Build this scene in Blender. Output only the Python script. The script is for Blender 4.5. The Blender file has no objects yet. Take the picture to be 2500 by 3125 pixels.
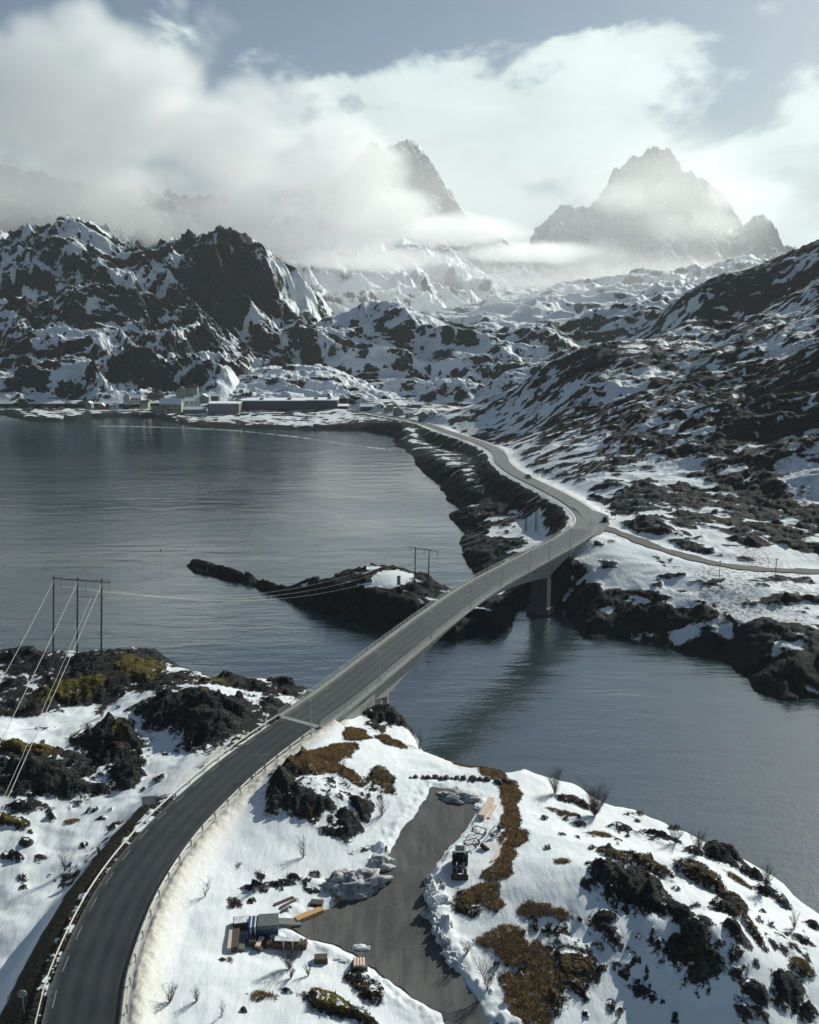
import bpy, math, random
import numpy as np
from math import radians as R, sin, cos, tan, pi
from mathutils import Vector, Matrix
import mathutils.geometry as mgeo

# ------------------------------------------------------------------ camera, sky, sun, exposure
sc = bpy.context.scene
COL = sc.collection
HC, PITCH, FPX, CX, CY = 90.0, R(12.6), 2700.0, 1250.0, 1562.5     # camera height (m), tilt, focal length of the 2500x3125 photo
camd = bpy.data.cameras.new('camera'); cam = bpy.data.objects.new('camera', camd); COL.objects.link(cam); sc.camera = cam
cam.location = (0, 0, HC); cam.rotation_euler = (R(90) - PITCH, 0, 0)
camd.sensor_fit = 'VERTICAL'; camd.sensor_height = 36; camd.lens = 36 * FPX / 3125; camd.clip_start = 0.5; camd.clip_end = 60000

SUN_AZ, SUN_EL = R(43), R(30)
SKY_STRENGTH, SUN_STRENGTH, EXPOSURE = 0.058, 5.0, 0.0
CLOUD_COL = (0.90, 0.94, 0.92)

def ray(px, py):
    u = (px - CX); v = (py - CY)
    return np.array([u, FPX * cos(PITCH) - v * sin(PITCH), -(v * cos(PITCH) + FPX * sin(PITCH))]) / FPX
def at_z(px, py, z):
    d = ray(px, py); t = (z - HC) / d[2]
    return np.array([0, 0, HC]) + d * t
def at_y(px, py, Y):
    d = ray(px, py); return np.array([0, 0, HC]) + d * (Y / d[1])

class NT:
    """small helper to write node trees"""
    def __init__(s, tree): s.t = tree; s.N = tree.nodes; s.L = tree.links
    def n(s, kind, **kw):
        o = s.N.new(kind)
        for k, v in kw.items(): setattr(o, k, v)
        return o
    def put(s, sock, v):
        if v is None: return
        if hasattr(v, 'is_linked') or hasattr(v, 'links'): s.L.new(v, sock)
        else: sock.default_value = v
    def m(s, op, a, b=None, c=None, clamp=False):
        o = s.N.new('ShaderNodeMath'); o.operation = op; o.use_clamp = clamp
        for i, v in enumerate((a, b, c)): s.put(o.inputs[i], v)
        return o.outputs[0]
    def vm(s, op, a, b=None):
        o = s.N.new('ShaderNodeVectorMath'); o.operation = op
        s.put(o.inputs[0], a); s.put(o.inputs[1], b)
        return o.outputs['Value'] if op in ('LENGTH', 'DOT_PRODUCT') else o.outputs[0]
    def noise(s, vec, scale, detail=4, rough=.5, dist=0.0, lac=2.0):
        o = s.N.new('ShaderNodeTexNoise'); s.put(o.inputs['Vector'], vec)
        o.inputs['Scale'].default_value = scale; o.inputs['Detail'].default_value = detail
        o.inputs['Roughness'].default_value = rough; o.inputs['Distortion'].default_value = dist; o.inputs['Lacunarity'].default_value = lac
        return o.outputs[0]
    def ramp(s, v, a, b, lo=0.0, hi=1.0, kind='SMOOTHSTEP'):
        o = s.N.new('ShaderNodeMapRange'); o.interpolation_type = kind; s.put(o.inputs[0], v)
        s.put(o.inputs[1], a); s.put(o.inputs[2], b); s.put(o.inputs[3], lo); s.put(o.inputs[4], hi)
        return o.outputs[0]
    def mix(s, f, a, b):
        o = s.N.new('ShaderNodeMix'); o.data_type = 'RGBA'
        s.put(o.inputs[0], f)
        for k, v in ((6, a), (7, b)):
            if isinstance(v, tuple): o.inputs[k].default_value = (*v[:3], 1)
            else: s.L.new(v, o.inputs[k])
        return o.outputs[2]
    def attr(s, name):
        o = s.N.new('ShaderNodeAttribute'); o.attribute_name = name; return o.outputs['Fac']
    def bump(s, h, strength, dist, normal=None):
        o = s.N.new('ShaderNodeBump'); s.put(o.inputs['Height'], h); o.inputs['Strength'].default_value = strength
        o.inputs['Distance'].default_value = dist
        if normal is not None: s.L.new(normal, o.inputs['Normal'])
        return o.outputs[0]

world = bpy.data.worlds.new('World'); sc.world = world; world.use_nodes = True
W = NT(world.node_tree)
bg = W.N['Background']; wout = W.N['World Output']
sky = W.n('ShaderNodeTexSky', sky_type='NISHITA'); sky.sun_disc = False
sky.sun_elevation = SUN_EL; sky.sun_rotation = SUN_AZ; sky.air_density = 1.0; sky.dust_density = 1.2; sky.ozone_density = 2.0
W.L.new(sky.outputs[0], bg.inputs[0]); bg.inputs[1].default_value = SKY_STRENGTH
# clouds of the sky, laid out by azimuth and elevation
tc = W.n('ShaderNodeTexCoord'); wd = tc.outputs['Generated']
sep = W.n('ShaderNodeSeparateXYZ'); W.L.new(wd, sep.inputs[0])
el = W.m('ARCSINE', sep.outputs[2]); az = W.m('ARCTAN2', sep.outputs[0], sep.outputs[1])
cmb = W.n('ShaderNodeCombineXYZ'); W.L.new(az, cmb.inputs[0]); W.L.new(W.m('MULTIPLY', el, 1.9), cmb.inputs[1])
nA = W.noise(cmb.outputs[0], 7.0, 7, .56, .35); nB = W.noise(cmb.outputs[0], 22.0, 5, .6, .2)
cover = W.ramp(el, R(3), R(34), .20, -.42, 'LINEAR')
SKYBLOBS = [  # px, py, rx, ry, weight : cloud banks seen in the photograph
    (1650, 380, 520, 130, .55), (1500, 330, 330, 90, .2), (1450, 560, 330, 200, .38), (2350, 620, 420, 260, .5), (1950, 130, 260, 60, .56),
    (1400, 190, 190, 75, .46), (2350, 20, 110, 40, .55), (2120, 110, 160, 50, .36), (820, 160, 90, 50, .38), (1080, 265, 160, 35, .45), (2480, 260, 140, 60, .3),
    (1250, 420, 240, 120, .3), (2000, 500, 300, 120, .3), (700, 5, 130, 30, .32), (250, 130, 380, 130, .25), (1700, 120, 120, 40, .2),
    (1330, 700, 400, 120, .4), (1700, 650, 220, 90, .3),
    (1730, 560, 150, 110, -.14), (1000, 60, 420, 120, -.2), (2150, 430, 150, 100, -.25), (1750, 30, 400, 60, -.15), (2250, 300, 240, 60, -.15)]
bsum = None
for (px, py, rx, ry, wt) in SKYBLOBS:
    d = ray(px, py); d = d / np.linalg.norm(d)
    a0, e0 = math.atan2(d[0], d[1]), math.asin(d[2])
    q = W.m('ADD', W.m('POWER', W.m('MULTIPLY', W.m('SUBTRACT', az, a0), FPX / rx), 2.0), W.m('POWER', W.m('MULTIPLY', W.m('SUBTRACT', el, e0), FPX / ry), 2.0))
    g = W.m('MULTIPLY', W.m('EXPONENT', W.m('MULTIPLY', q, -1.0)), wt * (.8 if wt > 0 else 1.5))
    bsum = g if bsum is None else W.m('ADD', bsum, g)
dens = W.m('ADD', W.m('ADD', W.m('ADD', cover, bsum), W.m('MULTIPLY', W.m('SUBTRACT', nA, .5), 2.0)), W.m('MULTIPLY', W.m('SUBTRACT', nB, .5), .6))
cmask = W.ramp(dens, .08, .46)
sunv_ = (sin(SUN_AZ) * cos(SUN_EL), cos(SUN_AZ) * cos(SUN_EL), sin(SUN_EL))
toward = W.ramp(W.vm('DOT_PRODUCT', wd, sunv_), -.5, .95, .30, 1.12, 'LINEAR')      # clouds are brighter towards the sun
shade = W.m('MULTIPLY', W.ramp(nA, .35, .7, .84, 1.0), toward)
ccol = W.vm('SCALE', CLOUD_COL); ccol.node.inputs['Scale'].default_value = 1.0
W.L.new(shade, ccol.node.inputs['Scale'])
bgc = W.n('ShaderNodeBackground'); W.L.new(ccol, bgc.inputs[0]); bgc.inputs[1].default_value = 1.0
mixs = W.n('ShaderNodeMixShader'); W.L.new(cmask, mixs.inputs[0]); W.L.new(bg.outputs[0], mixs.inputs[1]); W.L.new(bgc.outputs[0], mixs.inputs[2])
W.L.new(mixs.outputs[0], wout.inputs['Surface'])

world.cycles.sampling_method = 'MANUAL'; world.cycles.sample_map_resolution = 512
sund = bpy.data.lights.new('sun', 'SUN'); sund.energy = SUN_STRENGTH; sund.angle = R(.5); sund.color = (1.0, .93, .84)
suno = bpy.data.objects.new('sun', sund); COL.objects.link(suno)
SUNV = Vector((sin(SUN_AZ) * cos(SUN_EL), cos(SUN_AZ) * cos(SUN_EL), sin(SUN_EL)))
suno.rotation_euler = SUNV.to_track_quat('Z', 'Y').to_euler(); suno.location = (200, 200, 300)

vs = sc.view_settings; vs.view_transform = 'Standard'; vs.look = 'None'; vs.gamma = 1; vs.exposure = EXPOSURE; vs.use_curve_mapping = False
vs.use_white_balance = True; vs.white_balance_temperature = 6150; vs.white_balance_tint = 0     # the camera's cool white balance
cy = sc.cycles; cy.use_denoising = True; cy.max_bounces = 18; cy.diffuse_bounces = 3; cy.glossy_bounces = 3; cy.volume_bounces = 16
cy.transparent_max_bounces = 16; cy.volume_step_rate = 1.0; cy.volume_max_steps = 256; cy.sample_clamp_indirect = 6

# ------------------------------------------------------------------ maths helpers
def sstep(a, b, x):
    t = np.clip((x - a) / (b - a), 0, 1); return t * t * (3 - 2 * t)
def _hash(ix, iy, seed):
    h = (ix.astype(np.int64) * 374761393 + iy.astype(np.int64) * 668265263 + seed * 974634777) & 0xffffffff
    h = ((h ^ (h >> 13)) * 1274126177) & 0xffffffff
    return (h ^ (h >> 16)) & 0xffffffff
def pnoise(x, y, seed=0):
    xi = np.floor(x); yi = np.floor(y); fx = x - xi; fy = y - yi
    u = fx * fx * fx * (fx * (fx * 6 - 15) + 10); v = fy * fy * fy * (fy * (fy * 6 - 15) + 10)
    def g(ox, oy):
        a = _hash(xi + ox, yi + oy, seed) * (2 * pi / 4294967296.0)
        return np.cos(a) * (fx - ox) + np.sin(a) * (fy - oy)
    a = g(0, 0); b = g(1, 0); c = g(0, 1); d = g(1, 1)
    return 1.5 * ((a + u * (b - a)) * (1 - v) + (c + u * (d - c)) * v)
def fbm(x, y, s, oct=4, seed=0, gain=.5, ridged=False):
    o = np.zeros(np.shape(x)); amp = 1; f = 1.0 / s; tot = 0
    for k in range(oct):
        n = pnoise(x * f + 17.3 * k, y * f - 9.1 * k, seed + k)
        o += amp * ((1 - 2 * np.abs(n)) if ridged else n); tot += amp; amp *= gain; f *= 2.03
    return o / tot
def facet(x, y, size, seed=0):
    """broken blocks: every cell of a jittered grid carries its own tilted plane"""
    u, v = x / size, y / size; iu, iv = np.floor(u), np.floor(v); best = np.full(x.shape, 1e9); val = np.zeros(x.shape)
    for a in (-1, 0, 1):
        for b in (-1, 0, 1):
            h1 = _hash(iu + a, iv + b, seed) / 4294967296.0; h2 = _hash(iu + a, iv + b, seed + 11) / 4294967296.0; h3 = _hash(iu + a, iv + b, seed + 23) / 4294967296.0; h4 = _hash(iu + a, iv + b, seed + 37) / 4294967296.0
            dx = u - (iu + a + .1 + .8 * h1); dy = v - (iv + b + .1 + .8 * h2); d = dx * dx + dy * dy; k = d < best
            best = np.where(k, d, best); val = np.where(k, (h3 - .5) * .9 + dx * (h4 - .5) * 2.4 + dy * (h1 - .5) * 2.4, val)
    return val
def poly_sd(x, y, poly):
    """signed distance to a closed polygon, positive inside"""
    p = np.asarray(poly, float); q = np.roll(p, -1, 0); d2 = np.full(x.shape, 1e18); ins = np.zeros(x.shape, bool)
    for (ax, ay), (bx, by) in zip(p, q):
        ex, ey = bx - ax, by - ay; wx, wy = x - ax, y - ay
        t = np.clip((wx * ex + wy * ey) / (ex * ex + ey * ey + 1e-12), 0, 1)
        d2 = np.minimum(d2, (wx - t * ex) ** 2 + (wy - t * ey) ** 2)
        c = ((ay > y) != (by > y)) & (x < (bx - ax) * (y - ay) / (by - ay + 1e-12) + ax); ins ^= c
    return np.where(ins, 1, -1) * np.sqrt(d2)
def line_near(x, y, P):
    """distance to an open 3-D polyline in plan, side (left > 0), height and arc length there"""
    best = np.full(x.shape, 1e18); side = np.zeros(x.shape); z = np.zeros(x.shape); s = np.zeros(x.shape); acc = 0
    for a, b in zip(P[:-1], P[1:]):
        ex, ey = b[0] - a[0], b[1] - a[1]; l = math.hypot(ex, ey); wx, wy = x - a[0], y - a[1]
        t = np.clip((wx * ex + wy * ey) / (l * l), 0, 1); d2 = (wx - t * ex) ** 2 + (wy - t * ey) ** 2
        k = d2 < best; best = np.where(k, d2, best); side = np.where(k, np.sign(ex * wy - ey * wx), side)
        z = np.where(k, a[2] + t * (b[2] - a[2]), z); s = np.where(k, acc + t * l, s); acc += l
    return np.sqrt(best), side, z, s
class TPS:
    def __init__(s, pts, reg=1.0):
        p = np.asarray(pts, float); s.c = p[:, :2].mean(0); s.k = 100.0; q = (p[:, :2] - s.c) / s.k; s.q = q; n = len(q)
        d2 = ((q[:, None] - q[None]) ** 2).sum(-1); K = .5 * d2 * np.log(d2 + 1e-12) + reg * 1e-3 * np.eye(n)
        P = np.c_[np.ones(n), q]; A = np.zeros((n + 3, n + 3)); A[:n, :n] = K; A[:n, n:] = P; A[n:, :n] = P.T
        w = np.linalg.solve(A, np.r_[p[:, 2], 0, 0, 0]); s.w = w[:n]; s.a = w[n:]
    def __call__(s, x, y):
        x = (np.asarray(x, float) - s.c[0]) / s.k; y = (np.asarray(y, float) - s.c[1]) / s.k; o = s.a[0] + s.a[1] * x + s.a[2] * y
        for (qx, qy), w in zip(s.q, s.w):
            d2 = (x - qx) ** 2 + (y - qy) ** 2; o = o + w * .5 * d2 * np.log(d2 + 1e-12)
        return o
def catmull(P, step=1.0):
    P = [np.asarray(p, float) for p in P]; P = [2 * P[0] - P[1]] + P + [2 * P[-1] - P[-2]]; out = []
    for i in range(1, len(P) - 2):
        a, b, c, d = P[i - 1:i + 3]; n = max(2, int(np.linalg.norm(c - b) / step * 2))
        for k in range(n):
            t = k / n; out.append(.5 * (2 * b + (c - a) * t + (2 * a - 5 * b + 4 * c - d) * t * t + (3 * b - a - 3 * c + d) * t ** 3))
    out.append(P[-2]); out = np.array(out)
    s = np.r_[0, np.cumsum(np.linalg.norm(np.diff(out[:, :2], axis=0), axis=1))]; n = int(s[-1] / step)
    ss = np.linspace(0, s[-1], n + 1); return np.c_[[np.interp(ss, s, out[:, k]) for k in range(3)]].T

# ------------------------------------------------------------------ object helpers
def tag(o, label=None, cat=None, group=None, kind=None):
    if label: o['label'] = label
    if cat: o['category'] = cat
    if group: o['group'] = group
    if kind: o['kind'] = kind
    return o
def empty(name, loc, rz=0):
    o = bpy.data.objects.new(name, None); COL.objects.link(o); o.location = [float(v) for v in loc]; o.rotation_euler = (0, 0, rz); o.empty_display_size = .5
    return o
def link(name, me, parent=None):
    o = bpy.data.objects.new(name, me); COL.objects.link(o); o.parent = parent; return o
def copy_tree(o, parent=None):
    c = o.copy(); COL.objects.link(c); c.parent = parent
    for ch in o.children: copy_tree(ch, c)
    return c
class MB:
    def __init__(s): s.v = []; s.f = []
    def add(s, v, f):
        b = len(s.v); s.v += [tuple(float(q) for q in p) for p in v]; s.f += [tuple(b + i for i in q) for q in f]; return s
    def box(s, c, d, rz=0, rx=0, ry=0):
        M = Matrix.Rotation(rz, 3, 'Z') @ Matrix.Rotation(rx, 3, 'X') @ Matrix.Rotation(ry, 3, 'Y'); c = Vector(c)
        v = [c + M @ Vector((x * d[0] / 2, y * d[1] / 2, z * d[2] / 2)) for z in (-1, 1) for y in (-1, 1) for x in (-1, 1)]
        return s.add(v, [(0, 2, 3, 1), (4, 5, 7, 6), (0, 1, 5, 4), (2, 6, 7, 3), (0, 4, 6, 2), (1, 3, 7, 5)])
    def tube(s, pts, r, n=6, r2=None):
        pts = [Vector([float(q) for q in p]) for p in pts]; rings = []; m = len(pts)
        for i, p in enumerate(pts):
            t = (pts[min(i + 1, m - 1)] - pts[max(i - 1, 0)]).normalized()
            u = t.cross(Vector((0, 0, 1))); u = u if u.length > 1e-3 else Vector((1, 0, 0)); u.normalize(); w = t.cross(u)
            rr = r if r2 is None else r + (r2 - r) * i / max(1, m - 1)
            rings += [p + (u * cos(2 * pi * k / n) + w * sin(2 * pi * k / n)) * rr for k in range(n)]
        f = [(i * n + k, i * n + (k + 1) % n, (i + 1) * n + (k + 1) % n, (i + 1) * n + k) for i in range(m - 1) for k in range(n)]
        f += [tuple(range(n))[::-1], tuple((m - 1) * n + k for k in range(n))]
        return s.add(rings, f)
    def prism(s, prof, y0, y1):
        """profile in (x, z) pushed along y"""
        n = len(prof); v = [(x, y0, z) for x, z in prof] + [(x, y1, z) for x, z in prof]
        return s.add(v, [(k, (k + 1) % n, n + (k + 1) % n, n + k) for k in range(n)] + [tuple(range(n))[::-1], tuple(range(n, 2 * n))])
    def mesh(s, name, mat, smooth=False):
        me = bpy.data.meshes.new(name); me.from_pydata(s.v, [], s.f); me.validate()
        if mat: me.materials.append(mat)
        if smooth: me.polygons.foreach_set('use_smooth', [True] * len(me.polygons))
        me.update(); return me
    def build(s, name, mat, parent=None, smooth=False): return link(name, s.mesh(name, mat, smooth), parent)
def grid_mesh(name, X, Y, Z, mat, attrs=None, keep=None, smooth=True, uvflip=False):
    nr, nc = X.shape; co = np.stack([X, Y, Z], -1).reshape(-1, 3).astype(np.float32)
    i = np.arange(nr * nc).reshape(nr, nc); q = np.stack([i[:-1, :-1], i[:-1, 1:], i[1:, 1:], i[1:, :-1]], -1).reshape(-1, 4)
    if keep is not None:
        kk = keep[:-1, :-1] | keep[:-1, 1:] | keep[1:, 1:] | keep[1:, :-1]; q = q[kk.reshape(-1)]
        used = np.zeros(len(co), bool); used[q.reshape(-1)] = True; remap = np.cumsum(used) - 1; q = remap[q]; co = co[used]
    else: used = np.ones(len(co), bool)
    me = bpy.data.meshes.new(name); me.vertices.add(len(co)); me.vertices.foreach_set('co', co.reshape(-1))
    me.loops.add(q.size); me.loops.foreach_set('vertex_index', q.reshape(-1).astype(np.int32))
    me.polygons.add(len(q)); me.polygons.foreach_set('loop_start', (np.arange(len(q)) * 4).astype(np.int32))
    me.polygons.foreach_set('use_smooth', np.full(len(q), smooth)); me.update(calc_edges=True)
    for k, a in (attrs or {}).items():
        at = me.attributes.new(k, 'FLOAT', 'POINT'); at.data.foreach_set('value', a.reshape(-1)[used].astype(np.float32))
    if mat: me.materials.append(mat)
    return me

# ------------------------------------------------------------------ materials
MAT = {}
def pmat(name, col, rough=.7, metal=0.0, nscale=None, namp=.15, bump=0.0, spec=None):
    """plain procedural material: colour broken up by noise, light relief"""
    m = bpy.data.materials.new(name); m.use_nodes = True; T = NT(m.node_tree); b = T.N['Principled BSDF']
    g = T.n('ShaderNodeNewGeometry').outputs['Position']; sc_ = nscale or 1.5
    n = T.noise(g, sc_, 5, .6); n2 = T.noise(g, sc_ * 7, 3, .6)
    f = T.ramp(T.m('ADD', T.m('MULTIPLY', n, .7), T.m('MULTIPLY', n2, .3)), .3, .7, 1 - namp, 1 + namp, 'LINEAR')
    s = T.vm('SCALE', tuple(col)); T.L.new(f, s.node.inputs['Scale']); T.L.new(s, b.inputs['Base Color'])
    b.inputs['Roughness'].default_value = rough; b.inputs['Metallic'].default_value = metal
    if spec is not None: b.inputs['Specular IOR Level'].default_value = spec
    if bump: T.L.new(T.bump(n2, bump, .02), b.inputs['Normal'])
    MAT[name] = m; return m
def terrain_mat(name, s1=.35, a1=.5, s2=1.6, a2=.35, edge=.10, snow=(.80, .82, .84), rockbump=.6, stretch=None, bush=0.0, rock_lo=(.010, .011, .012), rock_hi=(.075, .074, .070), lodge=0.0, cracks=0.0):
    """snow over rock: 'rock' says where rock stands out of the snow, 'veg' dry grass, 'moss', 'dirt' road grit"""
    m = bpy.data.materials.new(name); m.use_nodes = True; T = NT(m.node_tree); b = T.N['Principled BSDF']
    g = T.n('ShaderNodeNewGeometry').outputs['Position']
    gs = T.vm('MULTIPLY', g, stretch) if stretch else g
    n1 = T.noise(gs, s1, 5, .6); n2 = T.noise(gs, s2, 5, .65); n3 = T.noise(g, s2 * 5, 4, .65)
    f = T.m('ADD', T.m('ADD', T.attr('rock'), T.m('MULTIPLY', T.m('SUBTRACT', n1, .5), a1)), T.m('MULTIPLY', T.m('SUBTRACT', n2, .5), a2))
    f = T.m('ADD', f, T.m('MULTIPLY', T.m('SUBTRACT', n3, .5), a2 * .4))
    nzz = T.n('ShaderNodeSeparateXYZ'); T.L.new(T.n('ShaderNodeNewGeometry').outputs['Normal'], nzz.inputs[0])
    f = T.m('SUBTRACT', f, T.m('MULTIPLY', T.m('MULTIPLY', T.ramp(nzz.outputs[2], .90, .99), T.ramp(n1, .50, .60)), lodge))
    f = T.m('SUBTRACT', f, T.m('MULTIPLY', T.m('MULTIPLY', T.attr('veg'), T.ramp(n2, .49, .60)), 1.0 * bool(lodge)))
    mask = T.ramp(f, -edge, edge)
    rock = T.mix(T.ramp(T.m('ADD', T.m('MULTIPLY', n2, .6), T.m('MULTIPLY', n3, .4)), .38, .72), rock_lo, rock_hi)
    rock = T.mix(T.m('MULTIPLY', T.ramp(n1, .56, .68), .6 if lodge else .15), rock, tuple(min(.17, v * 2.2) for v in rock_hi))  # paler noise patches in the rock colour stand in for sunlit slabs
    heath = T.mix(T.ramp(n3, .35, .7), (.016, .013, .009), (.055, .036, .018))
    grass = T.mix(T.ramp(n3, .32, .68), (.062, .044, .020), (.33, .215, .088))
    moss = T.mix(T.ramp(n3, .3, .7), (.03, .026, .008), (.19, .155, .034))
    vg = T.attr('veg')
    grass = T.mix(T.m('MULTIPLY', T.ramp(n1, .50, .60), .85), grass, heath)
    rock = T.mix(T.ramp(T.m('ADD', T.m('MULTIPLY', vg, 1.6), T.m('SUBTRACT', n1, .5)), .25, .55), rock, heath)
    rock = T.mix(T.ramp(T.m('ADD', vg, T.m('MULTIPLY', T.m('SUBTRACT', n2, .5), 1.2)), .5, .8), rock, grass)
    rock = T.mix(T.ramp(T.m('ADD', T.attr('moss'), T.m('MULTIPLY', T.m('SUBTRACT', n1, .5), 1.8)), .45, .75), rock, moss)
    sn = T.mix(T.ramp(n1, .3, .7), tuple(v * .94 for v in snow), snow)
    dr = T.attr('dirt')
    sn = T.mix(T.ramp(T.m('ADD', dr, T.m('MULTIPLY', T.m('SUBTRACT', n2, .5), .9)), .25, 1.0), sn, (.68, .635, .57))
    sn = T.mix(T.ramp(T.m('ADD', T.m('MULTIPLY', dr, .22), n3), .72, .86), sn, (.20, .16, .12))
    if bush:   # far thickets of bare twigs seen as a grey-brown veil over the snow
        nb = T.noise(g, .03, 4, .6); nb2 = T.noise(g, .9, 2, .7)
        sn = T.mix(T.m('MULTIPLY', T.m('MULTIPLY', T.ramp(nb, .48, .62), T.ramp(nb2, .45, .6)), bush), sn, (.07, .06, .05))
    T.L.new(T.mix(mask, sn, rock), b.inputs['Base Color'])
    T.L.new(T.ramp(mask, 0, 1, .62, .78), b.inputs['Roughness'])
    b.inputs['Specular IOR Level'].default_value = .12
    rip = T.noise(T.vm('MULTIPLY', g, (1.0, .35, 1.0)), 1.1, 4, .55)
    hgt = T.m('ADD', T.m('MULTIPLY', T.m('MULTIPLY', mask, rockbump * .75), T.m('ADD', n2, T.m('MULTIPLY', n3, .5))), T.m('MULTIPLY', rip, .15))
    hgt = T.m('ADD', hgt, T.m('MULTIPLY', mask, .25))
    if cracks:
        vo = T.n('ShaderNodeTexVoronoi'); vo.feature = 'DISTANCE_TO_EDGE'; vo.inputs['Scale'].default_value = .55; T.L.new(T.vm('MULTIPLY', T.vm('ADD', g, T.vm('SCALE', (1.0, 1.0, 1.0))), (1, 1.6, 2.2)), vo.inputs['Vector'])
        hgt = T.m('ADD', hgt, T.m('MULTIPLY', T.m('MULTIPLY', T.ramp(vo.outputs[0], 0, .12), mask), cracks))
    T.L.new(T.bump(hgt, .9, 1.0), b.inputs['Normal'])
    MAT[name] = m; return m

# ------------------------------------------------------------------ water
def water_mat():
    m = bpy.data.materials.new('sea_water'); m.use_nodes = True; T = NT(m.node_tree); b = T.N['Principled BSDF']
    g = T.n('ShaderNodeNewGeometry').outputs['Position']
    mp = T.n('ShaderNodeMapping'); mp.vector_type = 'POINT'; mp.inputs['Rotation'].default_value = (0, 0, R(-14)); mp.inputs['Scale'].default_value = (.24, 1, 1); T.L.new(g, mp.inputs[0])
    v = mp.outputs[0]
    big = T.noise(v, .030, 3, .5, .4); mid = T.noise(v, .16, 4, .55, .3); sm = T.noise(g, .75, 5, .6, .2)
    gust = T.ramp(T.noise(T.vm('MULTIPLY', g, (.5, 1, 1)), .011, 4, .6, .6), .40, .58)
    h = T.m('ADD', T.m('MULTIPLY', big, .34), T.m('MULTIPLY', mid, .28))
    h = T.m('ADD', h, T.m('MULTIPLY', T.m('MULTIPLY', sm, T.m('ADD', .35, T.m('MULTIPLY', gust, .95))), .08))
    h = T.m('ADD', h, T.m('MULTIPLY', T.noise(g, 2.6, 2, .5), .020))
    T.L.new(T.bump(h, 1.0, 1.0), b.inputs['Normal'])
    b.inputs['Base Color'].default_value = (.018, .036, .042, 1); b.inputs['IOR'].default_value = 3.5
    T.L.new(T.ramp(gust, 0, 1, .035, .11, 'LINEAR'), b.inputs['Roughness'])
    MAT['sea_water'] = m; return m
me = MB().add([(-9000, -300, 0), (9000, -300, 0), (9000, 14000, 0), (-9000, 14000, 0)], [(0, 1, 2, 3)]).mesh('sea', water_mat())
tag(link('sea', me), kind='structure')

# ------------------------------------------------------------------ roads in plan
ROAD_PX = [(215, 3330, 20), (249, 3115, 20), (288, 2941, 20), (382, 2724, 19.8), (494, 2565, 19.4), (598, 2456, 19), (719, 2347, 18.6), (852, 2246, 18.4), (1020, 2130, 18.6),
           (1177, 2007, 19), (1336, 1884, 19.4), (1471, 1790, 19.2), (1640, 1698, 18.7), (1745, 1640, 18.2), (1790, 1598, 18), (1785, 1565, 17.7), (1740, 1530, 17.2), (1666, 1490, 16.6), (1580, 1447, 15.6), (1536, 1413, 15),
           (1519, 1380, 14), (1463, 1350, 12.5), (1362, 1316, 10), (1275, 1287, 8), (1159, 1265, 6), (1072, 1251, 5), (980, 1246, 5)]
ROAD = catmull([at_z(*p) for p in ROAD_PX], 1.0)
RS = np.r_[0, np.cumsum(np.linalg.norm(np.diff(ROAD[:, :2], axis=0), axis=1))]
def road_at(s, off=0.0, dz=0.0):
    p = np.array([np.interp(s, RS, ROAD[:, k]) for k in range(3)]); a = np.array([np.interp(s - .6, RS, ROAD[:, k]) for k in range(2)]); b_ = np.array([np.interp(s + .6, RS, ROAD[:, k]) for k in range(2)])
    t = (b_ - a) / (np.linalg.norm(b_ - a) + 1e-9); n = np.array([-t[1], t[0]])       # n points to the left of travel
    return np.array([p[0] + n[0] * off, p[1] + n[1] * off, p[2] + dz]), math.atan2(t[1], t[0])
def road_s(px, py):
    q = at_z(px, py, 18.6); return float(RS[np.argmin(np.hypot(ROAD[:, 0] - q[0], ROAD[:, 1] - q[1]))])
S_ABUT1, S_PIER1, S_PIER2, S_ABUT2 = road_s(925, 2195), road_s(1140, 2035), road_s(1652, 1690), road_s(1775, 1612)
HW = 3.9                                              # half width of the asphalt
DRIVE_PX = [(912, 1660), (960, 1668), (1000, 1690), (1005, 1720), (968, 1770), (938, 1800), (907, 1845), (895, 1890), (903, 1930), (918, 1975), (960, 2030), (1010, 2090), (1062, 2160), (1110, 2230), (1010, 2230), (965, 2160), (930, 2112), (870, 2090), (800, 2050), (755, 2018), (700, 1992), (650, 1985), (605, 1968), (640, 1942), (700, 1915), (750, 1880), (803, 1830), (842, 1760), (880, 1710)]

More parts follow.
